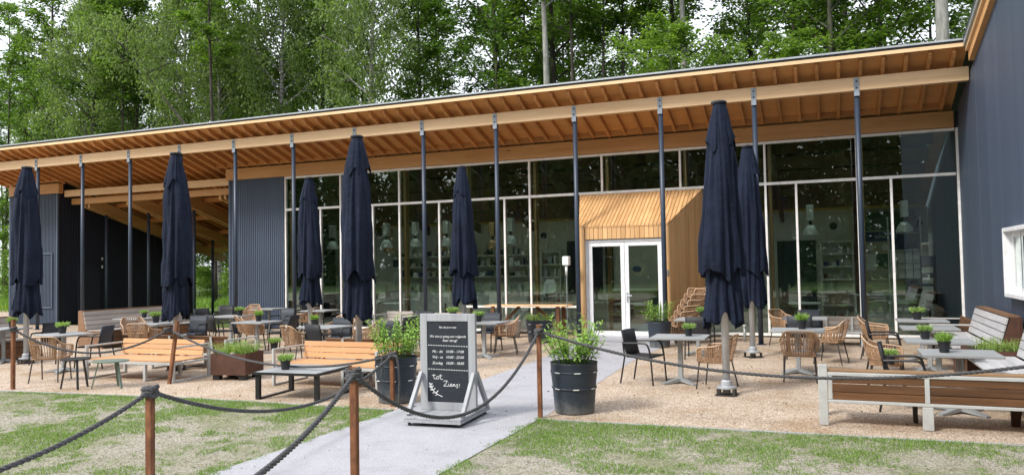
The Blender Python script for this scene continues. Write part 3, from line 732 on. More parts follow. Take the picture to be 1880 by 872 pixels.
# stacked white chairs indoors: each a shell with legs
def shell_chair():
    t = empty('shell_chair', (0, 0, 0)); tag(t, 'x', 'chair')
    mb = MB(); n = 10; vs = []; fs = []
    prof = [(.22, .44), (.05, .43), (-.14, .44), (-.2, .52), (-.24, .7), (-.27, .86)]
    for y, z in prof:
        for k in range(n+1):
            u_ = -1+2*k/n; w_ = .22*(1 if z < .6 else math.sqrt(max(.02, 1-((z-.6)/.29)**2))); vs.append((u_*w_, y, z+.03*u_*u_))
    for i in range(len(prof)-1):
        for k in range(n): a = i*(n+1)+k; fs.append((a, a+1, a+n+2, a+n+1))
    mb.add(vs, fs); o = mb.build('shell', 'white_plastic', t, True); sm = o.modifiers.new('thick', 'SOLIDIFY'); sm.thickness = .012
    for x in (-.17, .17):
        for y in (-.14, .16): mb = MB(); mb.tube([(x, y, .43), (x*1.2, y*1.25, 0)], .012, 6); mb.build('leg', 'edge_metal', t)
    return t
t = empty('serving_counter', (-12.6, 25.4, .03), 0, 'long serving counter crowded with jars and crockery behind the middle windows', 'counter')
g = MB(); g.box(-2.9, 2.9, -.3, .25, 0, .98); g.build('body', 'interior_white', t); g = MB(); g.box(-2.95, 2.95, -.34, .28, .981, 1.03); g.build('worktop', 'zinc', t)
qc = random.Random(4)
for k in range(26):
    x_ = -2.8+.215*k+qc.uniform(-.05, .05); g = MB(); r_ = qc.uniform(.04, .09); hh_ = qc.uniform(.1, .42); z_ = 1.031
    if qc.random() < .5: g.lathe([(0, z_), (r_, z_), (r_*1.05, z_+hh_*.7), (r_*.5, z_+hh_*.85), (r_*.5, z_+hh_), (0, z_+hh_)], 12, (x_, -.05+qc.uniform(-.15, .15), 0))
    else: g.box(x_-r_, x_+r_, -.2, .1, z_, z_+hh_)
    g.build('crockery', qc.choice(['interior_white', 'zinc', 'interior_white', 'pale_print', 'interior_dark', 'lamp_copper']), t)
for k in range(3):
    g = MB(); g.box(-2.9, 2.9, .3, .62, 1.5+.38*k, 1.53+.38*k); g.build('back_shelf', 'interior_white', t)
    for j in range(20):
        x_ = -2.75+.28*j+qc.uniform(-.06, .06); g = MB(); r_ = qc.uniform(.05, .11); g.box(x_-r_, x_+r_, .35, .55, 1.531+.38*k, 1.531+.38*k+qc.uniform(.1, .3)); g.build('goods', qc.choice(['interior_white', 'zinc', 'pale_print', 'blue_print', 'interior_dark', 'interior_white']), t)
sc_ = shell_chair()
for k in range(6): place(sc_, -8.05, 22.6-.012*k, .03+.115*k, 268, 'white shell chair indoors in the %s stack left of the porch, %s' % ('tall', ['lowest one', 'second from the bottom', 'third from the bottom', 'fourth from the bottom', 'second from the top', 'topmost one'][k]), 'stacked white chairs indoors')
def round_table():
    t = empty('round_table', (0, 0, 0)); tag(t, 'x', 'table')
    mb = MB(); mb.lathe([(0, .72), (.45, .72), (.45, .75), (0, .75)], 24); mb.build('tabletop', 'interior_white', t)
    mb = MB(); mb.tube([(0, 0, .02), (0, 0, .72)], .035, 8); mb.lathe([(0, 0), (.25, 0), (.25, .02), (0, .02)], 18); mb.build('pedestal', 'black_steel', t); return t
rt = round_table()
for x, y, l in ((-14.6, 22.4, 'behind the windows nearest the blue cladding'), (-11.6, 22.6, 'behind the window between the parasols'), (-9.6, 22.3, 'behind the window at the wooden trestle table'), (-5.3, 21.8, 'just inside the glazed entrance doors'), (-.6, 22.4, 'behind the window right of the twin parasols')):
    place(rt, x, y, .03, 90, 'indoor round table with a pale top '+l, 'indoor tables')
mc = MB(); mc.box(-.1, .1, -.012, .012, 0, .26); mcm = mc.mesh('menu_card', 'interior_white')
for x, y, l in ((-13.9, 22.3, 'on the indoor table behind the tallest left parasol'), (-14.7, 22.25, 'on the indoor table nearest the blue cladding'), (-11.5, 22.5, 'on the indoor table by the slim parasol')):
    o = obj('menu_card', mcm); o.location = (x, y, .79 if x != -13.9 else .79); tag(o, 'small white menu card standing '+l, 'menu card')
    if x == -13.9: o.location.x = -14.35


# ------------------------------------------------------------------ furniture prototypes
def arc(p, q, r_, k=5): return [tuple(Vector(p).lerp(Vector(q), i/k)) for i in range(k+1)]
def smooth_path(pts, k=6):
    out = []; P = [Vector(p) for p in pts]; P = [P[0]*2-P[1]]+P+[P[-1]*2-P[-2]]
    for i in range(1, len(P)-2):
        for j in range(k):
            t_ = j/k; a, b, c, d = P[i-1], P[i], P[i+1], P[i+2]
            out.append(.5*((2*b)+(c-a)*t_+(2*a-5*b+4*c-d)*t_*t_+(3*b-a-3*c+d)*t_**3))
    out.append(P[-2]); return out
def black_chair(weave='black_weave'):
    t = empty('woven_armchair', (0, 0, 0)); tag(t, 'x', 'chair')
    n = 8
    mb = MB(); vs = []; fs = []
    prof = [(-.19, .425), (-.225, .55), (-.255, .70), (-.285, .845)]
    for y, z in prof:
        for k in range(n+1): u_ = -1+2*k/n; vs.append((u_*(.235-.012*(z-.42)), y-.03*(1-u_*u_), z-.008*u_*u_))
    for i in range(3):
        for k in range(n): a = i*(n+1)+k; fs.append((a, a+1, a+n+2, a+n+1))
    mb.add(vs, fs); o = mb.build('backrest', weave, t, True); m_ = o.modifiers.new('thick', 'SOLIDIFY'); m_.thickness = .022
    mb = MB(); mb.box(-.235, .235, -.2, .24, .415, .445); mb.build('seat', weave, t, bevel=.01)
    for s_ in (-1, 1):
        mb = MB(); mb.tube([(s_*.25, -.30, 0), (s_*.245, -.22, .42), (s_*.243, -.25, .66)], .014, 8); mb.build('leg', 'black_steel', t)
        mb = MB(); mb.tube([(s_*.265, .27, 0), (s_*.26, .235, .43)], .014, 8); mb.build('leg', 'black_steel', t)
        mb = MB(); mb.tube(smooth_path([(s_*.26, .235, .43), (s_*.262, .205, .58), (s_*.265, .15, .645), (s_*.262, 0, .65), (s_*.248, -.24, .64)], 4), .016, 8); mb.build('armrest', 'black_steel', t)
    return t
def wicker_chair():
    t = empty('wicker_armchair', (0, 0, 0)); tag(t, 'x', 'chair')
    half = [(.275, .22, .43), (.295, .215, .60), (.30, .13, .635), (.29, -.06, .655), (.265, -.19, .70), (.215, -.275, .785), (.12, -.295, .805)]
    rim = smooth_path([(-x, y, z) for x, y, z in half]+[(x, y, z) for x, y, z in half[::-1]], 5)
    mb = MB(); mb.tube(rim, .0125, 6); mb.build('rim', 'wicker_rim', t, True)
    lowh = [(.25, .215, .41), (.25, .20, .41), (.25, .12, .41), (.245, -.05, .41), (.235, -.14, .41), (.18, -.19, .41), (.10, -.2, .41)]
    low = smooth_path([(-x, y, z) for x, y, z in lowh]+[(x, y, z) for x, y, z in lowh[::-1]], 5)
    rr_ = random.Random(3)
    mb = MB(); k = len(rim); n = 74
    for i in range(n):
        f = (i+.5)/n*(k-1); a = int(f); u_ = f-a; a2 = min(a+1, k-1)
        p = rim[a].lerp(rim[a2], u_); q = low[a].lerp(low[a2], u_)
        if p.z-q.z < .1: continue
        if rr_.random() < .07: continue
        tg = (rim[a2]-rim[a]); tg.normalize(); wv = .0075+.002*rr_.random(); j = tg*rr_.uniform(-.008, .008); out = Vector((p.x, p.y+.02, 0)).normalized()*.012
        m_ = (p+q)/2+out+j
        mb.add([p-tg*wv, p+tg*wv, m_+tg*wv, m_-tg*wv, q+tg*wv*.8+j, q-tg*wv*.8+j], [(0, 1, 2, 3), (3, 2, 4, 5)])
    for f in (.36, .7):
        pts = [rim[i].lerp(low[i], f)+Vector((rim[i].x, rim[i].y, 0)).normalized()*.012 for i in range(3, k-3)]; mb.tube(pts, .005, 4)
    o = mb.build('weave', 'wicker', t); o['kind'] = 'stuff'
    mb = MB(); mb.box(-.245, .245, -.19, .225, .395, .425); mb.build('seat', 'wicker', t, bevel=.01)
    for s_ in (-1, 1):
        mb = MB(); mb.tube([(s_*.25, .25, 0), (s_*.24, .20, .40)], .0115, 7); mb.build('leg', 'dark_steel', t)
        mb = MB(); mb.tube([(s_*.245, -.25, 0), (s_*.215, -.17, .40)], .0115, 7); mb.build('leg', 'dark_steel', t)
    return t
def pedestal_table():
    t = empty('pedestal_table', (0, 0, 0)); tag(t, 'x', 'table')
    for k in range(5):
        mb = MB(); y = -.38+.152*k; mb.box(-.43, .43, y+.002, y+.150, .712, .742); mb.build('board', 'tabletop_wood', t, bevel=.003)
    mb = MB(); mb.box(-.25, .25, -.22, .22, .69, .711); mb.build('underframe', 'zinc', t)
    mb = MB(); mb.cbox((0, 0, .38), (.075, .075, .62)); mb.build('column', 'zinc', t, bevel=.01)
    for k in range(4):
        mb = MB(); a = Matrix.Rotation(R(45+90*k), 4, 'Z'); vs = [a @ Vector(p) for p in ((.03, -.045, .03), (.03, .045, .03), (.36, .035, 0), (.36, -.035, 0), (.03, -.045, .085), (.03, .045, .085), (.36, .035, .022), (.36, -.035, .022))]
        mb.add(vs, [(0, 1, 2, 3), (4, 5, 6, 7), (0, 1, 5, 4), (1, 2, 6, 5), (2, 3, 7, 6), (3, 0, 4, 7)]); mb.build('foot', 'zinc', t)
    return t
def tuft(name, n, r0, h, spread, L, W, m, z0=0, droop=.0):
    """a clump of thin blades standing on a disc of radius r0"""
    a = rng.uniform(0, 2*PI, n); q = r0*np.sqrt(rng.uniform(0, 1, n))
    P = np.stack([q*np.cos(a), q*np.sin(a), np.full(n, z0)+rng.uniform(0, h, n)], 1)
    D = unit(np.stack([np.cos(a)*spread*rng.uniform(.2, 1.3, n), np.sin(a)*spread*rng.uniform(.2, 1.3, n), rng.uniform(.5, 1, n)], 1)+rng.normal(size=(n, 3))*.25)
    return leafmesh(name, P, D, perp(D), L*rng.uniform(.6, 1.3, n), W*rng.uniform(.7, 1.3, n), rng.uniform(0, 1, n), m)
def potted(n_=420, sp_=.8, L_=.075, W_=.012, m_='leaf_pot', r_=.075):
    t = empty('potted_plant', (0, 0, 0)); tag(t, 'x', 'plant')
    mb = MB(); mb.lathe([(0, 0), (.052, 0), (.068, .115), (.073, .117), (.073, .135), (.066, .135), (.06, .11), (0, .11)], 16); mb.build('pot', 'charcoal_pot', t)
    o = obj('foliage', tuft('foliage', n_, r_, .05, sp_, L_, W_, m_, .11), t)
    return t
def parasol(seed):
    q = random.Random(seed); t = empty('closed_parasol', (0, 0, 0)); tag(t, 'x', 'parasol')
    mb = MB(); mb.tube([(0, 0, .03), (0, 0, 4.2)], .055, 16); mb.build('pole', 'mast_alu', t, True)
    mb = MB(); mb.lathe([(0, .10), (.14, .10), (.14, .125), (.08, .135), (.075, .2), (.056, .22)], 18); mb.build('flange', 'mast_alu', t)
    mb = MB()
    for x in (-.11, .11):
        for y in (-.11, .11): mb.cbox((x, y, .055), (.035, .035, .09))
    mb.box(-.15, .15, -.15, .15, .003, .012); mb.build('ground_anchor', 'dark_steel', t)
    ph = [q.uniform(0, 6.28) for _ in range(16)]; kz = q.uniform(-.14, .10); kr = q.uniform(.92, 1.05)
    def fold(a, z, k):
        """deep uneven pleats that wander as they fall"""
        v = math.cos(4*a+ph[k]+1.0*math.sin(z*1.3+ph[k+1]))+.8*math.cos(7*a+ph[k+2]+1.3*math.sin(z*.8+ph[k+3]))+.55*math.cos(12*a+ph[k+4]+.8*math.sin(z*2.1))
        return 1-abs(v)/1.1
    def drape(name, prof, amp, k, jag):
        mb = MB(); P = []
        for i in range(len(prof)-1):
            (za, ra), (zb, rb) = prof[i], prof[i+1]
            for j in range(5): P.append((za+(zb-za)*j/5, ra+(rb-ra)*j/5))
        P.append(prof[-1]); L = len(P)
        def fn(r_, z, a, i):
            f = i/(L-1); am = amp*(.3+.7*f)
            zz = z+jag*(f**3)*(.55*math.cos(5*a+ph[k])+.3*math.cos(2*a+ph[k+5])+.25*math.cos(8*a+ph[k+2]))
            return r_*(1+am*fold(a, z, k)+.10*math.sin(a+z*1.1+ph[k+6])+.07*math.sin(2*a-z*1.9+ph[k+1])+.025*math.sin(z*9+3*a+ph[k])), zz
        mb.lathe([(r_, z) for z, r_ in P], 96, fn=fn); o = mb.build(name, 'parasol_fabric', t, True)
        sm = o.modifiers.new('thick', 'SOLIDIFY'); sm.thickness = .006; return o
    drape('canopy_skirt', [(2.1, .17), (1.8, .20), (1.55, .212), (1.3, .225*kr), (1.10+kz*.4, .24*kr)], .26, 0, .13)
    drape('canopy', [(4.17, .085), (4.0, .12), (3.75, .165), (3.4, .21), (3.0, .235), (2.6, .255), (2.2, .268*kr), (1.95+kz, .276*kr), (1.83+kz, .272*kr)], .20, 5, .13)
    drape('canopy_cap', [(4.225, .088), (4.1, .118), (3.95, .145), (3.8, .172), (3.68, .193), (3.60, .203)], .13, 8, .13)
    mb = MB(); mb.lathe([(0, 4.25), (.105, 4.25), (.115, 4.235), (.115, 4.215), (.08, 4.205)], 18); mb.build('top_disc', 'black_steel', t)
    mb = MB(); mb.tube([(.17*math.cos(a), .17*math.sin(a), 1.83+.01*math.sin(3*a)) for a in np.linspace(0, 2*PI, 20, endpoint=False)], .012, 5, closed=True); mb.tube([(.17, 0, 1.83), (.21, -.03, 1.74), (.2, -.05, 1.6)], .009, 5); mb.build('tie_strap', 'parasol_fabric', t)
    return t
def lounge(w_, d_, wood_m, name='lounge_bench', cat='bench', back=True, brown=False):
    """grey steel frame with loop ends, boards for seat and back; faces +Y"""
    t = empty(name, (0, 0, 0)); tag(t, 'x', cat); hw = w_/2; hd = d_/2; fr = 'bench_steel'
    for s_ in (-1, 1):
        mb = MB(); x = s_*(hw-.02)
        mb.cbox((x, hd-.03, .305), (.04, .06, .608)); mb.cbox((x, -hd+.03, .305), (.04, .06, .608))
        mb.box(x-.02, x+.02, -hd+.061, hd-.061, .58, .609); mb.box(x-.02, x+.02, -hd+.061, hd-.061, .003, .033); mb.box(x-.02, x+.02, -hd+.061, hd-.061, .30, .335)
        mb.build('end_frame', fr, t, bevel=.004)
    mb = MB(); mb.box(-hw+.041, hw-.041, hd-.06, hd-.02, .295, .34); mb.box(-hw+.041, hw-.041, -hd+.02, -hd+.06, .295, .34); mb.build('seat_rail', fr, t, bevel=.003)
    if w_ > 1.2:
        for x in (-.35,):
            mb = MB(); mb.cbox((x, hd-.05, .15), (.05, .05, .288)); mb.cbox((x, -hd+.05, .15), (.05, .05, .288)); mb.box(x-.02, x+.02, -hd+.076, hd-.076, .004, .03); mb.build('middle_leg', fr, t)
    n = 6; p = (d_-.16)/n
    for k in range(n):
        mb = MB(); y = -hd+.12+k*p; mb.box(-hw+.05, hw-.05, y+.003, y+p-.003, .342, .366); mb.build('slat', wood_m, t, bevel=.004)
    if back:
        bt = R(12)
        for k in range(3):
            z = .388+k*.094; y = -hd+.15-math.tan(bt)*(z-.388)
            mb = MB(); mt = Matrix.Translation(Vector((0, y, z))) @ Matrix.Rotation(bt, 4, 'X'); mb.box(-hw+.05, hw-.05 if not brown else hw-.05, -.013, .013, 0, .089, mt); mb.build('slat', wood_m, t, bevel=.004)
        for x in (-hw*.55, hw*.55):
            mb = MB(); mb.bar((x, -hd+.11, .345), (x, -hd+.06, .65), .05, .012, (0, 1, 0)); mb.build('back_support', fr, t)
    return t
def coffee_table():
    t = empty('coffee_table', (0, 0, 0)); tag(t, 'low table with pale grey top and black sled legs before the right orange bench', 'table')
    for k in range(5):
        mb = MB(); x = -.52+.208*k; mb.box(x+.002, x+.206, -.46, .46, .392, .412); mb.build('board', 'tabletop_wood', t, bevel=.003)
    mb = MB()
    for y in (-.475, .475): mb.box(-.55, .55, y-.014, y+.014, .372, .408)
    for x in (-.536, .536): mb.box(x-.014, x+.014, -.46, .46, .372, .408)
    mb.build('edge_frame', 'black_steel', t)
    for x in (-.5, .5):
        for y in (-.42, .42): mb = MB(); mb.cbox((x, y, .187), (.07, .06, .368)); mb.build('leg', 'black_steel', t, bevel=.004)
        mb = MB(); mb.box(x-.03, x+.03, -.389, .389, .003, .022); mb.build('sled_bar', 'black_steel', t)
    return t
def stool(h_, rx_, ry_, top, label, bar_=False):
    t = empty('side_table', (0, 0, 0)); tag(t, label, 'side table')
    mb = MB(); mb.lathe([(0, h_-.022), (.96, h_-.022), (1, h_-.012), (1, h_-.004), (.98, h_), (0, h_)], 26); mb.v = [(x*rx_, y*ry_, z) for x, y, z in mb.v]; mb.build('tabletop', top, t)
    for k in range(3):
        a = R(90+120*k); c, s_ = math.cos(a), math.sin(a); mb = MB()
        mb.bar((c*rx_*.98, s_*ry_*.98, 0), (c*rx_*.62, s_*ry_*.62, h_-.023), .034, .018); mb.build('leg', top if top != 'green_paint' else 'green_paint', t)
    return t

# ------------------------------------------------------------------ parasols
pa, pb, pc_, pd_ = [parasol(k) for k in (1, 5, 9, 14)]
G = 'closed navy parasols on the terrace'
place(pa, -1.41, 11.54, 0, 90, 'big closed navy parasol in front of the wooden porch side, nearer of the overlapping pair', G)
place(pb, -1.45, 16.2, 0, 130, 'closed navy parasol half hidden behind the biggest parasol', G)
place(pc_, -7.63, 11.54, 0, 205, 'tall closed navy parasol behind the orange bench beside the leafy tub', G)
place(pd_, -12.15, 16.2, 0, 20, 'closed navy parasol in front of the first window bay by the corrugated wall', G)
place(pa, -7.84, 16.2, 0, 300, 'closed navy parasol standing right behind the chalkboard sign', G)
place(pb, -11.82, 11.54, 0, 250, 'closed navy parasol behind the left orange bench, before the dark open passage', G)
place(pd_, -16.07, 11.54, 0, 40, 'closed navy parasol at the far left in front of the blue shed', G)

# ------------------------------------------------------------------ tables, pots, chairs
bc = black_chair(); nc = black_chair('navy_weave'); wc = wicker_chair(); pt = pedestal_table(); pp = potted(); pots3 = [pp, potted(300, .45, .10, .009, 'leaf_tub', .06), potted(360, 1.1, .06, .016, 'leaf_pot', .085)]
GT, GB, GN, GW, GP = 'square pedestal tables', 'black woven armchairs', 'blue grey woven armchairs', 'tan wicker armchairs', 'small potted plants on the tables'
tabs = [(-2.23, 12.5, 92, 'nearest table right of the path, black chair on its left'),
        (-2.56, 16.46, 90, 'table behind the black chair next to the porch wall'),
        (-.52, 14.1, 90, 'table right of the twin parasols, wicker chair backing on to camera'),
        (-.48, 17.1, 90, 'table close to the window, behind the one with a pot and a wicker chair'),
        (1.46, 10.98, 90, 'nearest table of the row along the right wall, beside the black armchair'),
        (1.42, 12.6, 90, 'second table of the row along the right wall, counted from the front'),
        (1.55, 14.9, 90, 'third table of the row along the right wall, behind two pots'),
        (1.62, 16.7, 90, 'last table of the row along the right wall, closest to the window'),
        (-13.9, 10.75, 75, 'table at the left end with one pot, between a wicker and a navy chair'),
        (-16.75, 11.5, 90, 'table at the left edge of the picture behind the rusty rope post'),
        (-16.6, 14.9, 90, 'table against the long weathered bench, the farther one'),
        (-14.5, 13.55, 90, 'table before the long weathered bench, beside a wicker chair back'),
        (-14.5, 16.0, 90, 'table behind dark chairs between passage and corrugated wall'),
        (-12.2, 14.3, 90, 'table in the middle of the left group, black chair on its right'),
        (-16.0, 19.3, 90, 'table standing directly in front of the corrugated blue wall'),
        (-9.6, 13.3, 84, 'table in front of the tall parasol, wicker chair at its left'),
        (-7.7, 15.6, 90, 'table behind the chalkboard sign'),
        (-6.75, 14.9, 90, 'table with a pot just right of the chalkboard sign'),
        (-13.6, 18.6, 90, 'table at the first window bay behind the blue post')]
for x, y, hd_, l in tabs: place(pt, x, y, 0, hd_, 'grey '+l, GT)
zt = .742
pots = [(-2.1, 12.55, 'on the nearest table right of the path'), (-2.45, 16.5, 'on the table beside the porch wall'), (-.45, 14.2, 'on the table right of the twin parasols'),
        (1.3, 10.95, 'on the nearest table by the right wall'), (1.27, 12.7, 'on the second table along the right wall'), (1.55, 16.75, 'on the last table along the right wall'),
        (-14.0, 10.8, 'on the table at the left between wicker and navy chairs'), (-16.6, 11.6, 'on the table behind the left rope post'), (-16.45, 15.0, 'on the farther table by the weathered bench'),
        (-14.55, 13.6, 'on the nearer table by the weathered bench'), (-14.3, 16.1, 'on the table behind the dark chairs at the passage'), (-12.2, 14.35, 'on the table in the middle of the left group'),
        (-9.95, 13.4, 'on the table in front of the tall parasol'), (-7.9, 15.75, 'on the table behind the chalkboard sign'), (-6.9, 14.95, 'on the table just right of the chalkboard sign')]
for i, (x, y, l) in enumerate(pots): place(pots3[(i*5+i//3) % 3], x, y, zt, 37*i, 'small pot of pale leaves '+l, GP, s=.95+.09*((i*7) % 4))
place(pp, -7.62, 9.55, .412, 15, 'small black pot of pale green leaves on the low table with sled legs', GP, s=1.1)
place(pp, -10.0, 12.2, .37, 15, 'small black pot of pale green leaves behind the rusty steel planter', GP, s=1.1)
place(pp, .75, 12.0, .45, 15, 'small green plant low between the wicker chairs by the right wall', GP, s=1.0)
chairs = [(bc, -2.80, 12.4, -12, 'nearest black armchair right of the path, facing right'), (bc, -2.43, 15.8, 90, 'black armchair with its back to the camera, behind the nearest table by the porch'),
    (nc, -.42, 17.75, -90, 'behind the table nearest the window, facing the camera'), (nc, -.55, 16.3, 90, 'with its back to the camera, pushed to the table nearest the window'),
    (bc, .86, 11.0, -4, 'black armchair at the nearest table of the right hand row'), (bc, .86, 14.7, -4, 'black armchair at the third table of the right hand row'),
    (nc, -13.9, 11.45, 200, 'right of the left end table, facing left'), (bc, -15.6, 11.7, -60, 'black armchair behind the left end table and parasol pole'),
    (nc, -14.1, 14.25, -80, 'at the nearer table by the weathered bench'), (bc, -14.0, 15.05, 70, 'black armchair with its back to the camera left of the middle group'),
    (bc, -16.5, 17.2, -20, 'black armchair low behind the left parasol, before the passage'), (bc, -17.3, 18.8, -60, 'black armchair farthest back before the green passage opening'),
    (bc, -12.0, 15.0, 190, 'black armchair right of the middle table, seen from the side'), (nc, -14.0, 17.4, -90, 'behind the middle group, in front of the corrugated wall'),
    (nc, -15.2, 19.9, -90, 'against the corrugated wall'), (bc, -9.25, 12.75, 75, 'black armchair with its back to the camera at the table by the tall parasol'),
    (nc, -9.9, 14.1, -85, 'facing the camera behind the table by the tall parasol'), (bc, -8.7, 14.9, 160, 'black armchair right of the tall parasol'),
    (nc, -8.3, 13.9, 95, 'with its back to the camera behind the leafy left tub'), (bc, -9.1, 16.5, -75, 'black armchair left of the chalkboard sign by the windows'),
    (bc, -14.3, 19.2, 20, 'black armchair beside the blue post at the first window bay'), (nc, -12.9, 18.9, 180, 'at the first window bay right of the slim parasol'),
    (nc, -7.2, 16.0, -95, 'behind the chalkboard sign, beside its parasol pole')]
for p_, x, y, hd_, l in chairs: place(p_, x, y, 0, hd_, l if p_ is bc else 'blue grey armchair '+l, GB if p_ is bc else GN)
wick = [(-1.62, 12.15, 172, 'on the right of the nearest table, in front of the big parasol'), (-.47, 13.25, 92, 'seen squarely from behind, right of the twin parasols'),
    (-.95, 18.6, -35, 'in front of the window right of the twin parasols, facing right'), (.0, 15.6, 165, 'right of the table with a pot, half hidden behind it'),
    (.72, 12.45, -6, 'at the second table of the right hand row'), (.80, 16.6, -6, 'at the last table of the right hand row'),
    (-12.95, 9.75, 118, 'left front, in front of the left end table'), (-14.0, 12.75, 110, 'with its back to the camera by the weathered bench'),
    (-15.9, 14.2, -30, 'partly hidden behind the table at the weathered bench'), (-15.9, 18.4, -60, 'in front of the corrugated wall, left one'),
    (-14.7, 16.9, -50, 'behind the middle group, low backed to the wall'), (-13.4, 15.35, 50, 'with its back to the camera in the middle group, left one'),
    (-12.75, 14.85, 40, 'in the middle group, just behind the steel planter'), (-17.4, 20.0, -90, 'farthest back against the corrugated wall'),
    (-14.1, 18.7, 190, 'in front of the corrugated wall, right one'), (-9.85, 12.75, 70, 'left of the table by the tall parasol'),
    (-10.6, 15.3, -80, 'behind the table by the tall parasol'), (-9.1, 14.2, 180, 'right behind the tall parasol pole'),
    (-8.3, 16.5, -90, 'half hidden above the chalkboard sign'), (-6.55, 15.6, 200, 'right of the chalkboard sign, facing left')]
for x, y, hd_, l in wick: place(wc, x, y, 0, hd_, 'tan wicker armchair '+l, GW)
for k in range(6):
    nm = ['lowest', 'second lowest', 'third from the bottom', 'fourth from the bottom', 'second from the top', 'topmost'][k]
    place(wc, -3.22+.06*k, 18.55+.02*k, .13*k, 205, 'tan wicker armchair stacked at the porch side, %s of the stack' % nm, 'stacked wicker armchairs', tilt=(2*k, 0))

# ------------------------------------------------------------------ benches and low tables
lo = lounge(2.03, .92, 'bench_orange')
GL = 'orange slatted lounge benches'
place(lo, -11.53, 10.6, 0, -88, 'orange slatted lounge bench with grey frame behind the two small round tables', GL)
place(lo, -7.57, 10.87, 0, -90, 'orange slatted lounge bench with grey frame between steel planter and leafy tub', GL)
lg = lounge(1.9, .9, 'bench_brown', brown=True)
place(lg, -11.55, 12.0, 0, 90, 'grey framed lounge bench back to back with the left orange bench', 'grey framed lounge benches')
place(lg, -7.6, 12.15, 0, 90, 'grey framed lounge bench back to back with the right orange bench', 'grey framed lounge benches')
place(lg, 2.28, 18.4, 0, 180, 'grey framed lounge bench with brown boards in the right corner by the window', 'grey framed lounge benches')
l1 = lounge(.95, .85, 'weathered_x', 'lounge_chair', 'chair')
place(l1, .18, 19.0, 0, 90, 'grey framed slatted lounge chair before the window, left of the blue post', 'grey framed lounge chairs')
place(l1, -11.5, 19.2, 0, -90, 'grey framed lounge chair by the windows behind the tall parasol', 'grey framed lounge chairs')
place(l1, -10.0, 18.6, 0, -90, 'grey framed lounge chair by the windows, left of a black armchair', 'grey framed lounge chairs')
ct = coffee_table(); ct.location = (-7.42, 9.72, 0); ct.rotation_euler = (0, 0, R(4))
s1 = stool(.50, .235, .235, 'black_steel', 'small black round side table on three legs, left of the green one'); s1.location = (-11.68, 9.25, 0)
s2 = stool(.455, .30, .24, 'green_paint', 'small green oval side table on three legs before the left orange bench'); s2.location = (-11.15, 9.48, 0); s2.rotation_euler = (0, 0, R(20))
# long weathered bench with a tall back
def long_bench(L, label, m='weathered_y', hb=.93, endm='bench_end'):
    """faces +X, length along Y"""
    t = empty('slatted_bench', (0, 0, 0)); tag(t, label, 'bench'); n = 5
    for k in range(4):
        mb = MB(); x = -.02+k*.15; mb.box(x+.004, x+.146, -L/2, L/2, .43, .462); mb.build('slat', m, t, bevel=.005)
    for k in range(4):
        mb = MB(); z = .47+k*.115; x = -.05-.27*(z-.46); mt = Matrix.Translation(Vector((x, 0, z))) @ Matrix.Rotation(R(-15), 4, 'Y'); mb.box(-.018, .018, -L/2, L/2, 0, .108, mt); mb.build('slat', m, t, bevel=.005)
    for y in (-L/2+.03, L/2-.03):
        mb = MB(); mb.prism([(.56, 0), (.56, .42), (-.04, .42), (-.07, .47), (-.21, .95), (-.33, .95), (-.33, 0)], y-.035, y+.035, 'y'); mb.build('end_panel', endm, t, bevel=.005)
    for k in range(3):
        mb = MB(); mb.box(.575, .60, -L/2, L/2, .06+k*.118, .17+k*.118); mb.build('front_board', 'bench_brown', t, bevel=.003)
    mb = MB(); mb.box(-.36, -.335, -L/2, L/2, .05, .95); mb.build('back_panel', endm, t)
    return t
b1 = long_bench(3.3, 'long weathered grey slatted bench with a tall back, left of the dark passage'); b1.location = (-17.55, 15.95, 0); b1.rotation_euler = (0, 0, R(-3))
b2 = long_bench(2.4, 'brown slatted bench at the left edge behind the rusty rope post'); b2.location = (-17.35, 11.1, 0)
GR = 'whitewashed benches along the blue wing wall'
def wall_bench(L, label):
    t = empty('slatted_bench', (0, 0, 0)); tag(t, label, 'bench', GR)
    for k in range(4):
        mb = MB(); x = .0-k*.16; mb.box(x-.156, x-.004, -L/2, L/2, .425, .46); mb.build('slat', 'whitewash_y', t, bevel=.005)
    for k in range(4):
        mb = MB(); z = .468+k*.118; x = .03+.28*(z-.46); mt = Matrix.Translation(Vector((x, 0, z))) @ Matrix.Rotation(R(15.6), 4, 'Y'); mb.box(-.018, .018, -L/2, L/2, 0, .11, mt); mb.build('slat', 'whitewash_y', t, bevel=.005)
    for y in (-L/2+.03, L/2-.03):
        mb = MB(); mb.prism([(-.62, 0), (-.62, .42), (.02, .42), (.06, .47), (.20, .94), (.33, .94), (.33, 0), (.2, 0), (.0, .3), (-.5, .3), (-.54, 0)], y-.03, y+.03, 'y'); mb.build('end_panel', 'corten', t)
    mb = MB(); mb.box(.335, .36, -L/2, L/2, .05, .94); mb.build('back_panel', 'corten', t)
    mb = MB(); mb.box(.16, .334, -L/2, L/2, .941, .965); mb.build('top_board', 'bench_end', t)
    return t
w1 = wall_bench(2.9, 'whitewashed slatted bench against the blue wall, beyond the grassy trough'); w1.location = (2.48, 16.0, 0)
w2 = wall_bench(3.0, 'whitewashed slatted bench against the blue wall, near end behind the brown bench back'); w2.location = (2.48, 11.75, 0)
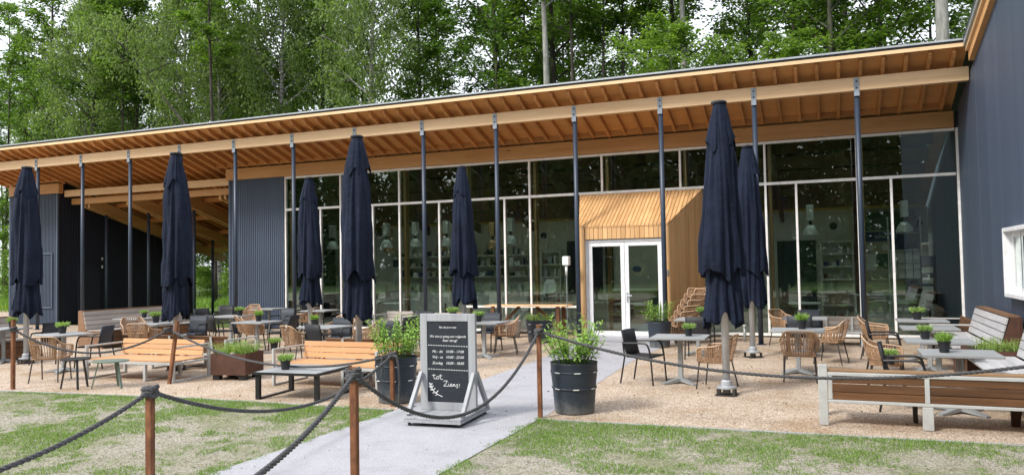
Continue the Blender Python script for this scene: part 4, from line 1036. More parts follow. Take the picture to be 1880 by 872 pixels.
def trough(name, x0, x1, y0, y1, z0, z1, label, cat='planter'):
    t = empty(name, ((x0+x1)/2, (y0+y1)/2, 0)); tag(t, label, cat); a, b = (x1-x0)/2, (y1-y0)/2
    mb = MB(); th = .012
    mb.box(-a, a, -b, -b+th, z0, z1); mb.box(-a, a, b-th, b, z0, z1); mb.box(-a, -a+th, -b+th+.0005, b-th-.0005, z0, z1); mb.box(a-th, a, -b+th+.0005, b-th-.0005, z0, z1); mb.box(-a+th, a-th, -b+th, b-th, z0, z0+.02)
    mb.build('box', 'corten', t); mb = MB(); mb.box(-a+th+.001, a-th-.001, -b+th+.001, b-th-.001, z1-.07, z1-.04); mb.build('soil', 'soil', t); return t, a, b
t, a, b = trough('wall_trough', 1.95, 2.78, 13.32, 14.45, .32, .52, 'rusty steel trough of grass between the two whitewashed benches')
mb = MB(); mb.box(-a+.05, a-.05, -b+.05, b-.05, .0, .319); mb.build('plinth', 'bench_brown', t)
def blades(n, ax, ay, z, L, W, m, spread=.5):
    P = np.stack([rng.uniform(-ax, ax, n), rng.uniform(-ay, ay, n), np.full(n, z)], 1); parts = []
    D = unit(np.stack([rng.normal(0, spread, n), rng.normal(0, spread, n), np.ones(n)], 1)); Ls = L*rng.uniform(.5, 1.2, n); U = perp(D)
    # arching: a second segment continues the blade, bent down
    D2 = unit(D+np.stack([D[:, 0]*1.6, D[:, 1]*1.6, -.9*np.ones(n)], 1)); P2 = P+D*(Ls*.8)[:, None]
    return np.concatenate([P, P2]), np.concatenate([D, D2]), np.concatenate([U, U]), np.concatenate([Ls, Ls*.7]), np.full(2*n, W), np.tile(rng.uniform(0, 1, n), 2), m
o = obj('grass_tuft', leafmesh('grass_tuft', *blades(260, .3, .4, .46, .22, .012, 'leaf_reed')), t)
t, a, b = trough('steel_planter', -.34, .34, -.30, .30, .09, .46, 'rusty brown steel box planter of long grass on black feet'); t.location = (-9.83, 11.0, 0); t.rotation_euler = (0, 0, R(10))
mb0 = MB(); mb0.cbox((0, 0, .045), (.12, .12, .09)); fm = mb0.mesh('foot', 'black_steel')
for x in (-.25, .25):
    for y in (-.22, .22): o = obj('foot', fm, t); o.location = (x, y, 0)
obj('grass_tuft', leafmesh('grass_tuft', *blades(420, .27, .23, .41, .26, .012, 'leaf_reed', .6)), t)
mb = MB(); mb.lathe([(0, -.03), (.05, -.01), (.045, .03), (0, .045)], 8, (.05, -.22, .44)); mb.build('pebble', 'stone', t, True)
# foreground bench, seen from behind
t = empty('plank_bench', (1.35, 9.75, 0)); tag(t, 'long bench seen from behind, brown planks in a grey frame, right foreground', 'bench')
X0, X1 = -1.5, 1.45
def bx(name, m, *q, bev=.005): g = MB(); g.box(*q); return g.build(name, m, t, bevel=bev)
bx('end_post', 'bench_steel', X0, X0+.10, -.03, .03, .004, .70)
bx('end_post', 'bench_steel', X0, X0+.10, .62, .68, .004, .45)
bx('frame_rail', 'bench_steel', X0+.101, X1, -.03, .01, .575, .615); bx('frame_rail', 'bench_steel', X0+.101, X1, -.03, .01, .265, .30)
bx('top_board', 'bench_top', X0+.101, X1, -.005, .12, .617, .645)
bx('frame_upright', 'bench_steel', X0+.11, X0+.15, -.028, .008, .302, .573)
for x in (-.40, 1.38): bx('frame_upright', 'bench_steel', x, x+.05, -.03, .008, .302, .573)
for x in (-.43, 1.3): bx('leg', 'bench_steel', x, x+.11, -.032, .03, .004, .262); bx('leg', 'dark_steel', x-.06, x-.01, .4, .46, .004, .3)
for a, b in ((X0+.152, -.402), (-.348, 1.378)):
    for z0, z1_ in ((.304, .384), (.393, .482), (.492, .571)): bx('plank', 'bench_brown', a, b, -.016, .010, z0, z1_, bev=.003)
for k in range(4): bx('seat_slat', 'larch_x', X0+.11, X1, .06+k*.14, .19+k*.14, .36, .39)

# picnic-style trestle table by the facade
t = empty('trestle_table', (-7.7, 19.95, 0)); tag(t, 'wooden trestle table with slanting brown legs in front of the windows', 'table')
for k in range(4): g = MB(); y = -.32+.16*k; g.box(-1.2, 1.2, y+.003, y+.157, .80, .835); g.build('board', 'glulam_x', t, bevel=.004)
for s_ in (-1, 1):
    g = MB(); g.bar((s_*.95, -.24, 0), (s_*.95, -.24, .795), .09, .07, (0, 1, 0)); g.build('leg', 'bench_brown', t); g = MB(); g.bar((s_*.95, .24, 0), (s_*.95, .24, .795), .09, .07, (0, 1, 0)); g.build('leg', 'bench_brown', t)
    g = MB(); g.bar((s_*.88, 0, .2), (s_*.25, 0, .79), .07, .07, (0, 1, 0)); g.build('brace', 'bench_brown', t); g = MB(); g.box(s_*.95-.03, s_*.95+.03, -.2, .2, .16, .24); g.build('crossbar', 'bench_brown', t)
# zinc bucket
t = empty('zinc_bucket', (-7.86, 19.25, 0)); tag(t, 'grey zinc bucket on the ground under the trestle table', 'bucket')
g = MB(); g.lathe([(0, .01), (.165, .01), (.17, 0), (.2, .25), (.215, .40), (.235, .43), (.235, .455), (.215, .455), (.20, .41), (.16, .04), (0, .04)], 24); g.build('body', 'zinc', t, True)
g = MB(); g.tube([(.213*math.cos(a), .213*math.sin(a), .36) for a in np.linspace(0, 2*PI, 24, endpoint=False)], .008, 5, closed=True); g.build('band', 'zinc', t)
# outdoor lamp on a thin pole
t = empty('pole_lamp', (-6.12, 18.6, 0)); tag(t, 'white lantern on a thin pole beside the porch', 'lamp')
g = MB(); g.tube([(0, 0, 0), (0, 0, 1.66)], .011, 8); g.lathe([(0, 0), (.12, 0), (.12, .012), (0, .012)], 16); g.build('pole', 'edge_metal', t)
g = MB(); g.tube([(0, 0, 1.64), (0, 0, 1.9)], [.025, .04], 12); g.build('socket', 'white_plastic', t, True)
g = MB(); g.box(-.085, .085, -.085, .085, 1.9, 2.13); g.build('lantern', 'white_plastic', t, bevel=.015)
# dark niche with coiled hose trolley under the second parasol: a wine-red ash stand is left plain
t = empty('steel_bollard', (-1.9, 19.3, 0)); tag(t, 'small metal tap post by the window behind the twin parasols', 'tap')
g = MB(); g.tube([(0, 0, 0), (0, 0, .38)], .035, 10); g.build('post', 'zinc', t, True); g = MB(); g.tube([(0, 0, .36), (0, -.05, .38), (0, -.09, .33)], .014, 7); g.build('spout', 'zinc', t); g = MB(); g.lathe([(0, 0), (.05, 0), (.05, .03), (0, .03)], 12, (0, 0, .38)); g.build('handle', 'lamp_alu', t)

# ------------------------------------------------------------------ tubs with plants
def leafy(n_stem, h_, spread, L, W, m, z0, r0):
    P = []; D = []; Ls = []; T = []; stems = MB()
    for i in range(n_stem):
        a = rng.uniform(0, 2*PI); q = r0*math.sqrt(rng.uniform(0, 1)); p0 = np.array([q*math.cos(a), q*math.sin(a), z0]); hh = h_*rng.uniform(.5, 1.1)
        top = p0+np.array([math.cos(a)*spread*rng.uniform(.2, 1), math.sin(a)*spread*rng.uniform(.2, 1), hh]); ml = (p0+top)/2+np.array([0, 0, hh*.08])
        pts = [p0*(1-u_)**2+2*ml*u_*(1-u_)+top*u_*u_ for u_ in np.linspace(0, 1, 6)]; stems.tube([tuple(x) for x in pts], .0045, 4)
        k = int(hh/h_*13)+5
        for j in range(k):
            u_ = .25+.75*j/(k-1); p = p0*(1-u_)**2+2*ml*u_*(1-u_)+top*u_*u_; b_ = j*2.4+rng.uniform(0, .6); el = .25+.75*(u_ > .9)+rng.uniform(-.3, .4)
            P.append(p); D.append([math.cos(b_), math.sin(b_), el]); Ls.append(L*(1.15-.55*u_)*rng.uniform(.75, 1.2)); T.append(min(1, max(0, u_*.6+rng.uniform(0, .5))))
    P = np.array(P); D = unit(np.array(D)); Ls = np.array(Ls); U = unit(np.cross(D, np.array([0, 0, 1.0])+rng.normal(size=D.shape)*.15))
    D2 = unit(D+np.array([0, 0, -.7])); P2 = P+D*(Ls*.55)[:, None]
    return leafmesh('foliage', np.concatenate([P, P2]), np.concatenate([D, D2]), np.concatenate([U, U]), np.concatenate([Ls*.75, Ls*.6]), np.concatenate([Ls*.26, Ls*.24]), np.tile(np.array(T), 2), m), stems
def tub(x, y, r_, h_, label, bands=True, plant=(60, .62, .34, .15, .03), m='leaf_tub', name='planter_tub'):
    t = empty(name, (x, y, 0)); tag(t, label, 'planter')
    g = MB(); g.lathe([(0, .01), (r_*.80, .01), (r_*.82, 0), (r_*.84, .02), (r_*.93, h_*.55), (r_*.99, h_*.8), (r_*1.0, h_*.97), (r_*1.02, h_), (r_*.96, h_), (r_*.93, h_-.06), (0, h_-.06)], 40); g.build('tub', 'tub_plastic', t, True)
    if bands:
        for f in (.50, .82):
            g = MB(); rr0 = r_*(.84+.17*f); g.tube([(rr0*math.cos(a), rr0*math.sin(a), h_*f) for a in np.linspace(0, 2*PI, 40, endpoint=False)], .013, 6, closed=True); g.build('hoop', 'tub_plastic', t, True)
            for k in range(7):
                a = k*.9+f*3; g = MB(); r1 = rr0+.012; g.tube([(r1*math.cos(a+d_), r1*math.sin(a+d_), h_*f) for d_ in (-.13, 0, .13)], .007, 5); g.build('strap', 'lamp_alu', t)
    g = MB(); g.lathe([(0, h_-.058), (r_*.92, h_-.058)], 24); g.build('soil', 'soil', t)
    me, st = leafy(plant[0], plant[1], plant[2], plant[3], 0, m, h_-.06, r_*.8); o = obj('foliage', me, t); st.build('stem', 'leaf_tub', t)
    return t
tub(-5.79, 9.70, .30, .64, 'weathered dark blue tub of leafy plants left of the chalkboard sign', plant=(46, .56, .24, .13, .03))
tub(-3.11, 9.68, .305, .65, 'weathered dark blue tub of leafy plants right of the path by the rope post', plant=(44, .60, .24, .15, .03))
tub(-6.72, 18.2, .34, .56, 'dark blue tub with low plants beside the trestle table', plant=(26, .2, .2, .09, .03))
tub(-3.62, 17.7, .27, .58, 'dark planter with leafy herbs at the right corner of the porch', bands=False, plant=(40, .5, .22, .1, .03))

# ------------------------------------------------------------------ chalkboard sign
t = empty('chalkboard_sign', (-4.47, 8.74, 0), R(4), 'chalkboard in a grey wooden frame on a wheeled base, standing on the path', 'sign')
W2_ = .375
for k in range(5): g = MB(); x = -.37+.148*k; g.box(x+.002, x+.146, -.50, .50, .085, .11); g.build('base_plank', 'grey_frame_wood', t, bevel=.003)
g = MB(); g.box(-.37, .37, -.51, -.45, .05, .084); g.box(-.37, .37, .45, .51, .05, .084); g.box(-.37, -.33, -.449, .449, .05, .084); g.box(.33, .37, -.449, .449, .05, .084); g.build('base_frame', 'grey_frame_wood', t)
for x in (-.32, .32):
    for y in (-.45, .45):
        g = MB(); g.box(x-.018, x+.018, y-.018, y+.018, .034, .05); g.tube([(x-.01, y, .024), (x+.01, y, .024)], .023, 12); g.build('caster', 'dark_steel', t)
yb0, yb1 = .0, .06; zb, ztp = .112, 1.32
for a, b in ((-W2_, -W2_+.095), (W2_-.095, W2_)): g = MB(); g.box(a, b, yb0, yb1, zb, ztp); g.build('frame_board', 'grey_frame_wood', t, bevel=.003)
for a, b in ((zb, zb+.1), (ztp-.095, ztp)): g = MB(); g.box(-W2_+.0955, W2_-.0955, yb0, yb1, a, b); g.build('frame_board', 'grey_frame_wood', t, bevel=.003)
g = MB(); g.box(-W2_+.09, W2_-.09, yb0+.012, yb1-.012, zb+.09, ztp-.09); bd = g.build('board', 'chalkboard', t)
for s_ in (-1, 1):
    for d_ in (-1, 1):
        g = MB(); x = s_*(W2_-.02); yy = (yb0 if d_ < 0 else yb1); g.bar((x, d_*.43+.02, .115), (x, yy+d_*.012, .58), .045, .065, (0, d_, .4)); g.build('brace', 'grey_frame_wood', t, bevel=.003)
yl = yb0+.0105; rt_ = (PI/2, 0, 0)
def tx(s_, size, x, z, al='CENTER', mt='chalk', sx=1, sh=.25): text(s_, size, mt, bd, (x, yl, z), rt_, al, sh, .0006, sx)
tx('Tot snel bij ons', .04, 0, 1.185, mt='chalk_dark'); tx('Fijn dat je er was', .034, 0, 1.15)
tx("We zien je graag een volgende", .040, .0, 1.035); tx('keer terug!', .044, .03, .985)
for z, d_ in ((.925, 0), (.625, 0)):
    for k in range(16): g = MB(); x = -.26+.0345*k; g.box(x-.009, x+.009, yl-.001, yl, z-.005-.0008*k, z+.004-.0008*k); g.build('dash', 'chalk', bd)
for z, a_, b_ in ((.845, 'Ma - do', '10:00 - 17:00'), (.775, 'Vrij - za', '10:00 - 22:00'), (.70, 'Zondag', '10:00 - 18:00')):
    tx(a_, .046, -.215, z, 'LEFT'); tx(b_, .046, -.03, z, 'LEFT')
def stroke(pts, name='chalk_stroke', w_=.0034):
    g = MB(); g.tube([(x, yl, z) for x, z in [(p.x, p.y) for p in smooth_path([(a, b, 0) for a, b in pts], 5)]], w_, 5); g.build(name, 'chalk', bd)
sc_k = .82; ox, oz = -.195, .50
for s_ in ([(.0, .075), (.0, .02), (.02, .0), (.045, .01)], [(-.03, .055), (.03, .055)], [(.075, .04), (.05, .035), (.045, .01), (.065, -.002), (.085, .012), (.08, .035), (.072, .042)], [(.11, .075), (.108, .02), (.125, -.005), (.15, .0)], [(.085, .05), (.14, .052)]): stroke([(ox+a*sc_k, oz+b*sc_k) for a, b in s_])
ox, oz = -.055, .415
for s_ in ([(-.01, .075), (.05, .078), (.03, .04), (-.005, .0), (.03, .002), (.06, -.005)], [(.075, .035), (.073, .008), (.085, -.003), (.098, .01)], [(.075, .055), (.077, .058)], [(.10, .015), (.125, .022), (.118, .036), (.103, .025), (.11, .0), (.13, .0), (.145, .01)], [(.148, .032), (.148, -.002), (.155, .024), (.172, .03), (.178, .002), (.195, .005)],
           [(.225, .03), (.208, .028), (.206, .015), (.225, .002), (.218, -.018), (.2, -.02)], [(.25, .04), (.252, .005)], [(.252, -.012), (.253, -.015)]): stroke([(ox+a*sc_k, oz+b*sc_k) for a, b in s_])
ox, oz = -.24, .42
stroke([(ox, oz), (ox+.03, oz-.06), (ox+.09, oz-.11), (ox+.16, oz-.14)], 'sprig', .0045)
for a, b, c_, d_ in ((0, 0, -.02, .03), (0, 0, .02, .025), (.01, -.03, -.025, -.01), (.012, -.03, .035, -.005), (.03, -.06, -.01, -.05), (.035, -.06, .06, -.035), (.06, -.09, .025, -.095), (.07, -.095, .1, -.065), (.09, -.11, .06, -.125)):
    stroke([(ox+a, oz+b), (ox+(a+c_)/2+.008, oz+(b+d_)/2), (ox+c_, oz+d_), (ox+(a+c_)/2-.006, oz+(b+d_)/2-.006), (ox+a, oz+b)], 'sprig', .0034)

# ------------------------------------------------------------------ rope fence
GPO, GRO = 'rusty rope posts', 'grey twisted ropes of the fence'
def post(x, y, h_, label, w_=.055, tilt=(0, 0)):
    t = empty('rope_post', (x, y, 0)); tag(t, label, 'post', GPO); t.rotation_euler = (R(tilt[0]), R(tilt[1]), R(8))
    g = MB(); g.box(-w_/2, w_/2, -w_/2, w_/2, -.1, h_); g.build('shaft', 'rusty_post', t, bevel=.004)
    g = MB(); g.box(-w_/2-.004, w_/2+.004, -w_/2-.004, w_/2+.004, h_, h_+.012); g.build('cap', 'rusty_post', t); return t
def rope(pts, label=None, rad=.0165, turns=6.5, name='rope', parent=None, m='rope_fibre'):
    """three twisted strands along a path"""
    P = [Vector(p) for p in pts]; L = sum((b-a).length for a, b in zip(P[:-1], P[1:])); n = max(8, int(L/.0125)); cum = [0]
    for a, b in zip(P[:-1], P[1:]): cum.append(cum[-1]+(b-a).length)
    Q = []; j = 0
    for i in range(n+1):
        s_ = L*i/n
        while j < len(P)-2 and cum[j+1] < s_: j += 1
        Q.append(P[j].lerp(P[j+1], (s_-cum[j])/max(1e-6, cum[j+1]-cum[j])))
    g = MB()
    for k in range(3):
        pth = []
        for i, p in enumerate(Q):
            d_ = (Q[min(i+1, n)]-Q[max(i-1, 0)]).normalized(); u_ = d_.cross(Vector((.13, .31, 1))).normalized(); v_ = d_.cross(u_); a = 2*PI*(turns*L*i/n+k/3)
            pth.append(p+(u_*math.cos(a)+v_*math.sin(a))*rad*.58)
        g.tube(pth, rad*.62, 6)
    o = g.build(name, m, parent, True)
    if label: tag(o, label, 'rope', GRO)
    return o
def sag(a, b, low, k=26):
    """hanging curve from a to b whose lowest height is about low below the straight line's middle"""
    A, B_ = Vector(a), Vector(b); return [A.lerp(B_, i/k)-Vector((0, 0, low*4*(i/k)*(1-i/k))) for i in range(k+1)]
def knot(par, c, r_=.05, loops=3):
    pts = []
    for i in range(60):
        u_ = i/59; a = u_*2*PI*loops; pts.append(Vector((c[0]+r_*math.cos(a)*(1+.15*math.sin(2.3*a)), c[1]+r_*math.sin(a)*(1+.15*math.cos(1.7*a)), c[2]+.05*(u_-.5)*2*.6+.022*math.sin(a*.5+1)*math.cos(a))))
    rope(pts, None, .0165, 6.5, 'knot', par)
PA = Vector((-5.09, 4.7, .95)); PBp = Vector((-3.42, 5.1, 1.09)); PCp = Vector((-5.65, 9.36, .70)); PD = Vector((-3.40, 9.17, 1.08)); PE = Vector((-10.50, 10.1, .93)); PFp = Vector((-12.68, 8.88, 1.0)); PG = Vector((3.6, 9.1, 1.3)); PH = Vector((-2.1, 1.3, 1.05)); PI_ = Vector((-4.5, 1.4, .93)); PJ = Vector((-16.4, 8.6, 1.0))
post(PA.x, PA.y, .93, 'rusty post with a thick rope knot on top, on the lawn left of the path')
post(PBp.x, PBp.y, 1.135, 'rusty post wrapped in knotted rope, in front of the path')
post(PCp.x, PCp.y, .70, 'short rusty post in front of the left leafy tub')
post(PD.x, PD.y, 1.15, 'rusty post beside the right leafy tub, at the edge of the path')
post(PE.x, PE.y, 1.06, 'leaning rusty post in front of the left orange bench', tilt=(-6, 4))
post(PFp.x, PFp.y, 1.15, 'rusty post at the far left edge of the terrace')
post(PG.x, PG.y, 1.35, 'rusty post'); post(PH.x, PH.y, 1.1, 'rusty post'); post(PI_.x, PI_.y, 1.0, 'rusty post'); post(PJ.x, PJ.y, 1.05, 'rusty post')
for o, l in zip([o for o in bpy.data.objects if o.get('label') == 'rusty post'], ('far right end of the long terrace rope', 'near end of the rope leaving at the lower left corner', 'near end of the lawn rope leaving at the left', 'left end of the short rope leaving at the left')): o['label'] = 'rusty post at the '+l
o = rope(sag(PH, PBp, .23), 'thick rope from the post on the path down to the lower left corner'); knot(o, PBp, .052, 4)
o = rope(sag(PI_, PA, .26), 'thick rope on the lawn from the left edge up to the knotted post'); knot(o, PA, .05, 5)
o = rope(sag(PA, PCp, .41), 'rope from the knotted lawn post back to the short post by the left tub')
o = rope(sag(PBp, PD, .65), 'rope hanging low in front of the chalkboard sign'); knot(o, PD, .045, 3)
o = rope(sag(PCp, PE, .36), 'rope crossing in front of the low table and steel planter'); knot(o, PCp, .05, 5)
for dx, l_ in ((-.13, .30), (.14, .62)): rope([PCp+Vector((dx*.3, -.04, 0)), PCp+Vector((dx*.8, -.07, .0)), PCp+Vector((dx, -.07, -.12)), PCp+Vector((dx+.01, -.06, -l_*.6)), PCp+Vector((dx-.005, -.06, -l_))], None, .0145, 6.5, 'rope_end', o)
o = rope(sag(PE, PFp, .40), 'rope hanging across the left orange bench and the side tables'); knot(o, PE+Vector((.02, -.06, 0)), .045, 3)
o = rope(sag(PFp, PJ, .12), 'short rope running out of the picture at the left'); knot(o, PFp, .045, 3)
rope(sag(PD, PG, .56), 'long rope across the right terrace in front of the brown bench back')

# ------------------------------------------------------------------ lawn: blades of grass and straw
def hashn(x, y, sc, seed):
    """cheap smooth value noise"""
    q = np.random.default_rng(seed); Gd = q.uniform(0, 1, (64, 64)); X = (x*sc) % 63; Y = (y*sc) % 63; xi = X.astype(int); yi = Y.astype(int); fx = X-xi; fy = Y-yi; fx = fx*fx*(3-2*fx); fy = fy*fy*(3-2*fy)
    return Gd[xi, yi]*(1-fx)*(1-fy)+Gd[xi+1, yi]*fx*(1-fy)+Gd[xi, yi+1]*(1-fx)*fy+Gd[xi+1, yi+1]*fx*fy
def fronty(x): return np.interp(x, [p[0] for p in front], [p[1] for p in front])-.07
def lawn_pts(n, x0, x1, y0):
    x = rng.uniform(x0, x1, n); yt = fronty(x); y = y0+(yt-y0)*rng.uniform(0, 1, n); return x, y
n = 520000; x, y = lawn_pts(n, -13.5, 3, 3.6)
onpath = (x > -5.42+.05*np.sin(y*9)+.03*np.sin(y*31)) & (x < -3.42+.05*np.sin(y*7+2)+.03*np.sin(y*27))
pt_ = .42*hashn(x+50, y+50, 1.1, 1)+.30*hashn(x+50, y+50, 3.1, 2)+.28*hashn(x+50, y+50, 9, 3)+.22*np.exp(-((fronty(x)-y)/.35))+.16*np.exp(-np.minimum(abs(x+5.45), abs(x+3.38))/.14)
keep = ~onpath & (rng.uniform(0, 1, n) < np.clip((pt_-.485)*7.5, .015, .95))
x, y = x[keep], y[keep]; n = len(x); D = unit(np.stack([rng.normal(0, .55, n), rng.normal(0, .55, n), np.ones(n)], 1)); dist = np.hypot(x, y)
o = obj('grass', leafmesh('grass', np.stack([x, y, np.full(n, -.008)], 1), D, perp(D), rng.uniform(.016, .040, n)+.02*np.clip(pt_[keep]-.6, 0, 1)/.3, rng.uniform(.003, .006, n), rng.uniform(0, 1, n), 'leaf_grass')); o['kind'] = 'stuff'; o['label'] = 'patchy short green grass on the lawn'
n = 150000; x, y = lawn_pts(n, -13.5, 3, 3.6); onpath = (x > -5.5) & (x < -3.33); x, y = x[~onpath], y[~onpath]; n = len(x)
D = unit(np.stack([rng.normal(0, 1, n), rng.normal(0, 1, n), rng.uniform(.0, .35, n)], 1))
o = obj('dry_grass', leafmesh('dry_grass', np.stack([x, y, np.full(n, -.002)], 1), D, perp(D), rng.uniform(.02, .055, n), rng.uniform(.003, .005, n), rng.uniform(0, 1, n), 'leaf_straw')); o['kind'] = 'stuff'; o['label'] = 'dry straw lying on the bare lawn'

n = 420; x = rng.uniform(-18, 2.6, n); y = fronty(x)+.2+rng.uniform(0, 1, n)**1.4*9; D = unit(np.stack([rng.normal(0, 1, n), rng.normal(0, 1, n), rng.uniform(.0, .25, n)], 1))
o = obj('fallen_leaves', leafmesh('fallen_leaves', np.stack([x, y, np.full(n, .004)], 1), D, perp(D), rng.uniform(.02, .055, n), rng.uniform(.012, .03, n), rng.uniform(0, 1, n), 'leaf_litter')); o['kind'] = 'stuff'; o['label'] = 'small dry leaves lying on the gravel'
g = MB(); qs = random.Random(12)
for k in range(900):
    if k < 420: x = qs.uniform(-13, 2.5); y = float(fronty(np.array(x)))+qs.gauss(.02, .07)
    elif k < 760: x = (-5.47 if qs.random() < .5 else -3.37)+qs.gauss(0, .07); y = qs.uniform(3.2, 12)
    else: x = qs.uniform(-5.4, -3.4); y = qs.uniform(5, 15)
    r_ = qs.uniform(.004, .013); z_ = r_*.5+.003
    g.add([(x+r_, y, z_), (x, y+r_*.8, z_), (x-r_, y, z_), (x, y-r_*.8, z_), (x, y, z_+r_*.7), (x, y, z_-r_*.7)], [(0, 1, 4), (1, 2, 4), (2, 3, 4), (3, 0, 4), (1, 0, 5), (2, 1, 5), (3, 2, 5), (0, 3, 5)])
o = g.build('gravel', 'stone'); o['kind'] = 'stuff'; o['label'] = 'loose bits of gravel along the path and terrace edge'
# ------------------------------------------------------------------ trees
def make_tree(kind, H, seed, r0=.2, leaf='leaf_mid', bark='bark_dark', crown0=.3, spread=3.2, nl=30, ns=7, nleaf=46, size=.2, lean=0, el=(20, 60)):
    q = np.random.default_rng(seed); g = MB(); k = 12
    ph = q.uniform(0, 6.28, 4); tp = []
    for i in range(k+1):
        t_ = i/k; tp.append(Vector((lean*t_*H*.3+.25*math.sin(ph[0]+t_*4)*t_, .25*math.sin(ph[1]+t_*3.5)*t_, t_*H)))
    rs = [r0*(1.25 if i == 0 else 1)*(1-.86*(i/k)**.9) for i in range(k+1)]; g.tube(tp, rs, 9)
    def tr(t_): f = t_*k; i = min(k-1, int(f)); return tp[i].lerp(tp[i+1], f-i)
    Ps = []; Ds = []
    for i in range(nl):
        t_ = crown0+(.98-crown0)*(i+q.uniform(0, .9))/nl; b = tr(t_); az = i*2.399+q.uniform(-.5, .5); e = R(el[0]+(el[1]-el[0])*(t_-crown0)/(1-crown0)+q.uniform(-10, 10))
        f = (t_-crown0)/(1-crown0); Lb = spread*(math.sin(PI*min(1, .22+f*.75))**.8)*q.uniform(.65, 1.2); d = Vector((math.cos(az)*math.cos(e), math.sin(az)*math.cos(e), math.sin(e)))
        pts = []; bend = q.uniform(-.05, .25) if kind != 'birch' else q.uniform(-.25, .05)
        for j in range(6):
            u_ = j/5; pts.append(b+d*(Lb*u_)+Vector((0, 0, bend*Lb*u_*u_))+Vector((q.normal()*.06, q.normal()*.06, q.normal()*.06))*u_*Lb*.6)
        rb = max(.018, min(.45*r0, r0*.42*(1-t_)+.02)); g.tube(pts, [rb*(1-.8*j/5) for j in range(6)], 5, caps=False)
        for j in range(ns):
            u_ = .3+.7*(j+q.uniform(0, 1))/ns; a = u_*5; i0 = min(4, int(a)); p = pts[i0].lerp(pts[i0+1], a-i0)
            az2 = az+q.uniform(-1.5, 1.5); e2 = q.uniform(-.2, .6); L2 = Lb*.38*q.uniform(.5, 1.2)*(1.2-.5*u_); d2 = Vector((math.cos(az2)*math.cos(e2), math.sin(az2)*math.cos(e2), math.sin(e2)))
            p2 = p+d2*L2
            g.tube([p, p.lerp(p2, .5)+Vector((0, 0, .05)), p2], [.016, .011, .005], 4, caps=False)
            m_ = nleaf; uu_ = q.uniform(.1, 1.15, m_)
            base = np.array(p)[None]+np.array(d2)[None]*(L2*uu_)[:, None]
            if kind == 'birch':
                hang = q.uniform(0, 1, m_)**1.5*q.uniform(.4, 1.7); base = base+q.normal(0, .22, (m_, 3))*np.array([1, 1, .5]); base[:, 2] -= hang
                dd = np.stack([q.normal(0, .5, m_), q.normal(0, .5, m_), -np.ones(m_)*.9], 1)
            else:
                base = base+q.normal(0, 1, (m_, 3))*np.array([.30, .30, .10])*(.7+.1*Lb)
                dd = np.stack([q.normal(0, 1, m_)+d2.x, q.normal(0, 1, m_)+d2.y, q.normal(-.25, .3, m_)], 1)
            Ps.append(base); Ds.append(dd)
    P = np.concatenate(Ps); D = unit(np.concatenate(Ds)); n = len(P)
    if kind == 'birch': U = perp(D)
    else: U = unit(np.cross(D, np.array([0, 0, 1.0])+q.normal(0, .45, (n, 3))))
    tone = np.clip(q.uniform(0, 1, n)*.6+.4*hashn(P[:, 0]*2+40, P[:, 2]*2+P[:, 1]+40, .8, seed+5), 0, 1)
    cm_ = leafmesh('crown', P, D, U, size*q.uniform(.65, 1.25, n), size*.62*q.uniform(.7, 1.2, n), tone, leaf)
    return g.mesh('trunk', bark, True), cm_
KINDS = {
    'beech': make_tree('beech', 23, 21, .24, 'leaf_mid', 'bark_dark', .26, 3.5, 36, 8, 46, .25),
    'beech2': make_tree('beech', 21, 22, .2, 'leaf_mid', 'bark_mossy', .22, 3.1, 34, 8, 44, .245),
    'dark': make_tree('beech', 22, 23, .22, 'leaf_dark', 'bark_dark', .2, 3.6, 36, 8, 46, .25),
    'thin': make_tree('beech', 23, 24, .14, 'leaf_mid', 'bark_dark', .56, 2.3, 24, 7, 40, .225),
    'pale': make_tree('beech', 24, 25, .26, 'leaf_mid', 'bark_beech', .60, 3.0, 22, 6, 44, .2),
    'birch': make_tree('birch', 20, 26, .25, 'leaf_birch', 'bark_birch', .48, 3.4, 36, 8, 52, .185, 0, (35, 65)),
    'birchd': make_tree('birch', 21, 27, .22, 'leaf_birch', 'bark_dark', .3, 4.2, 38, 8, 54, .185, .1, (30, 60)),
    'young': make_tree('beech', 12.5, 28, .09, 'leaf_light', 'bark_beech', .25, 3.3, 34, 8, 52, .19, 0, (5, 50)),
    'lean': make_tree('birch', 17, 29, .17, 'leaf_birch', 'bark_dark', .72, 2.6, 16, 6, 34, .18, -3.1, (30, 60)),
    'bush': make_tree('beech', 4.2, 30, .05, 'leaf_light', 'bark_mossy', .06, 2.0, 30, 6, 44, .15, 0, (0, 60)),
    'bushd': make_tree('beech', 6.5, 31, .06, 'leaf_mid', 'bark_mossy', .05, 2.6, 34, 7, 44, .18, 0, (0, 60)),
}
def tree(kind, x, y, rz, s, label, group, cat='tree', name='tree'):
    t = empty(name, (x, y, -.03), R(rz), label, cat, group); t.scale = (s, s, s)
    obj('trunk', KINDS[kind][0], t); obj('crown', KINDS[kind][1], t); return t
GF = 'trees of the wood behind the roof'
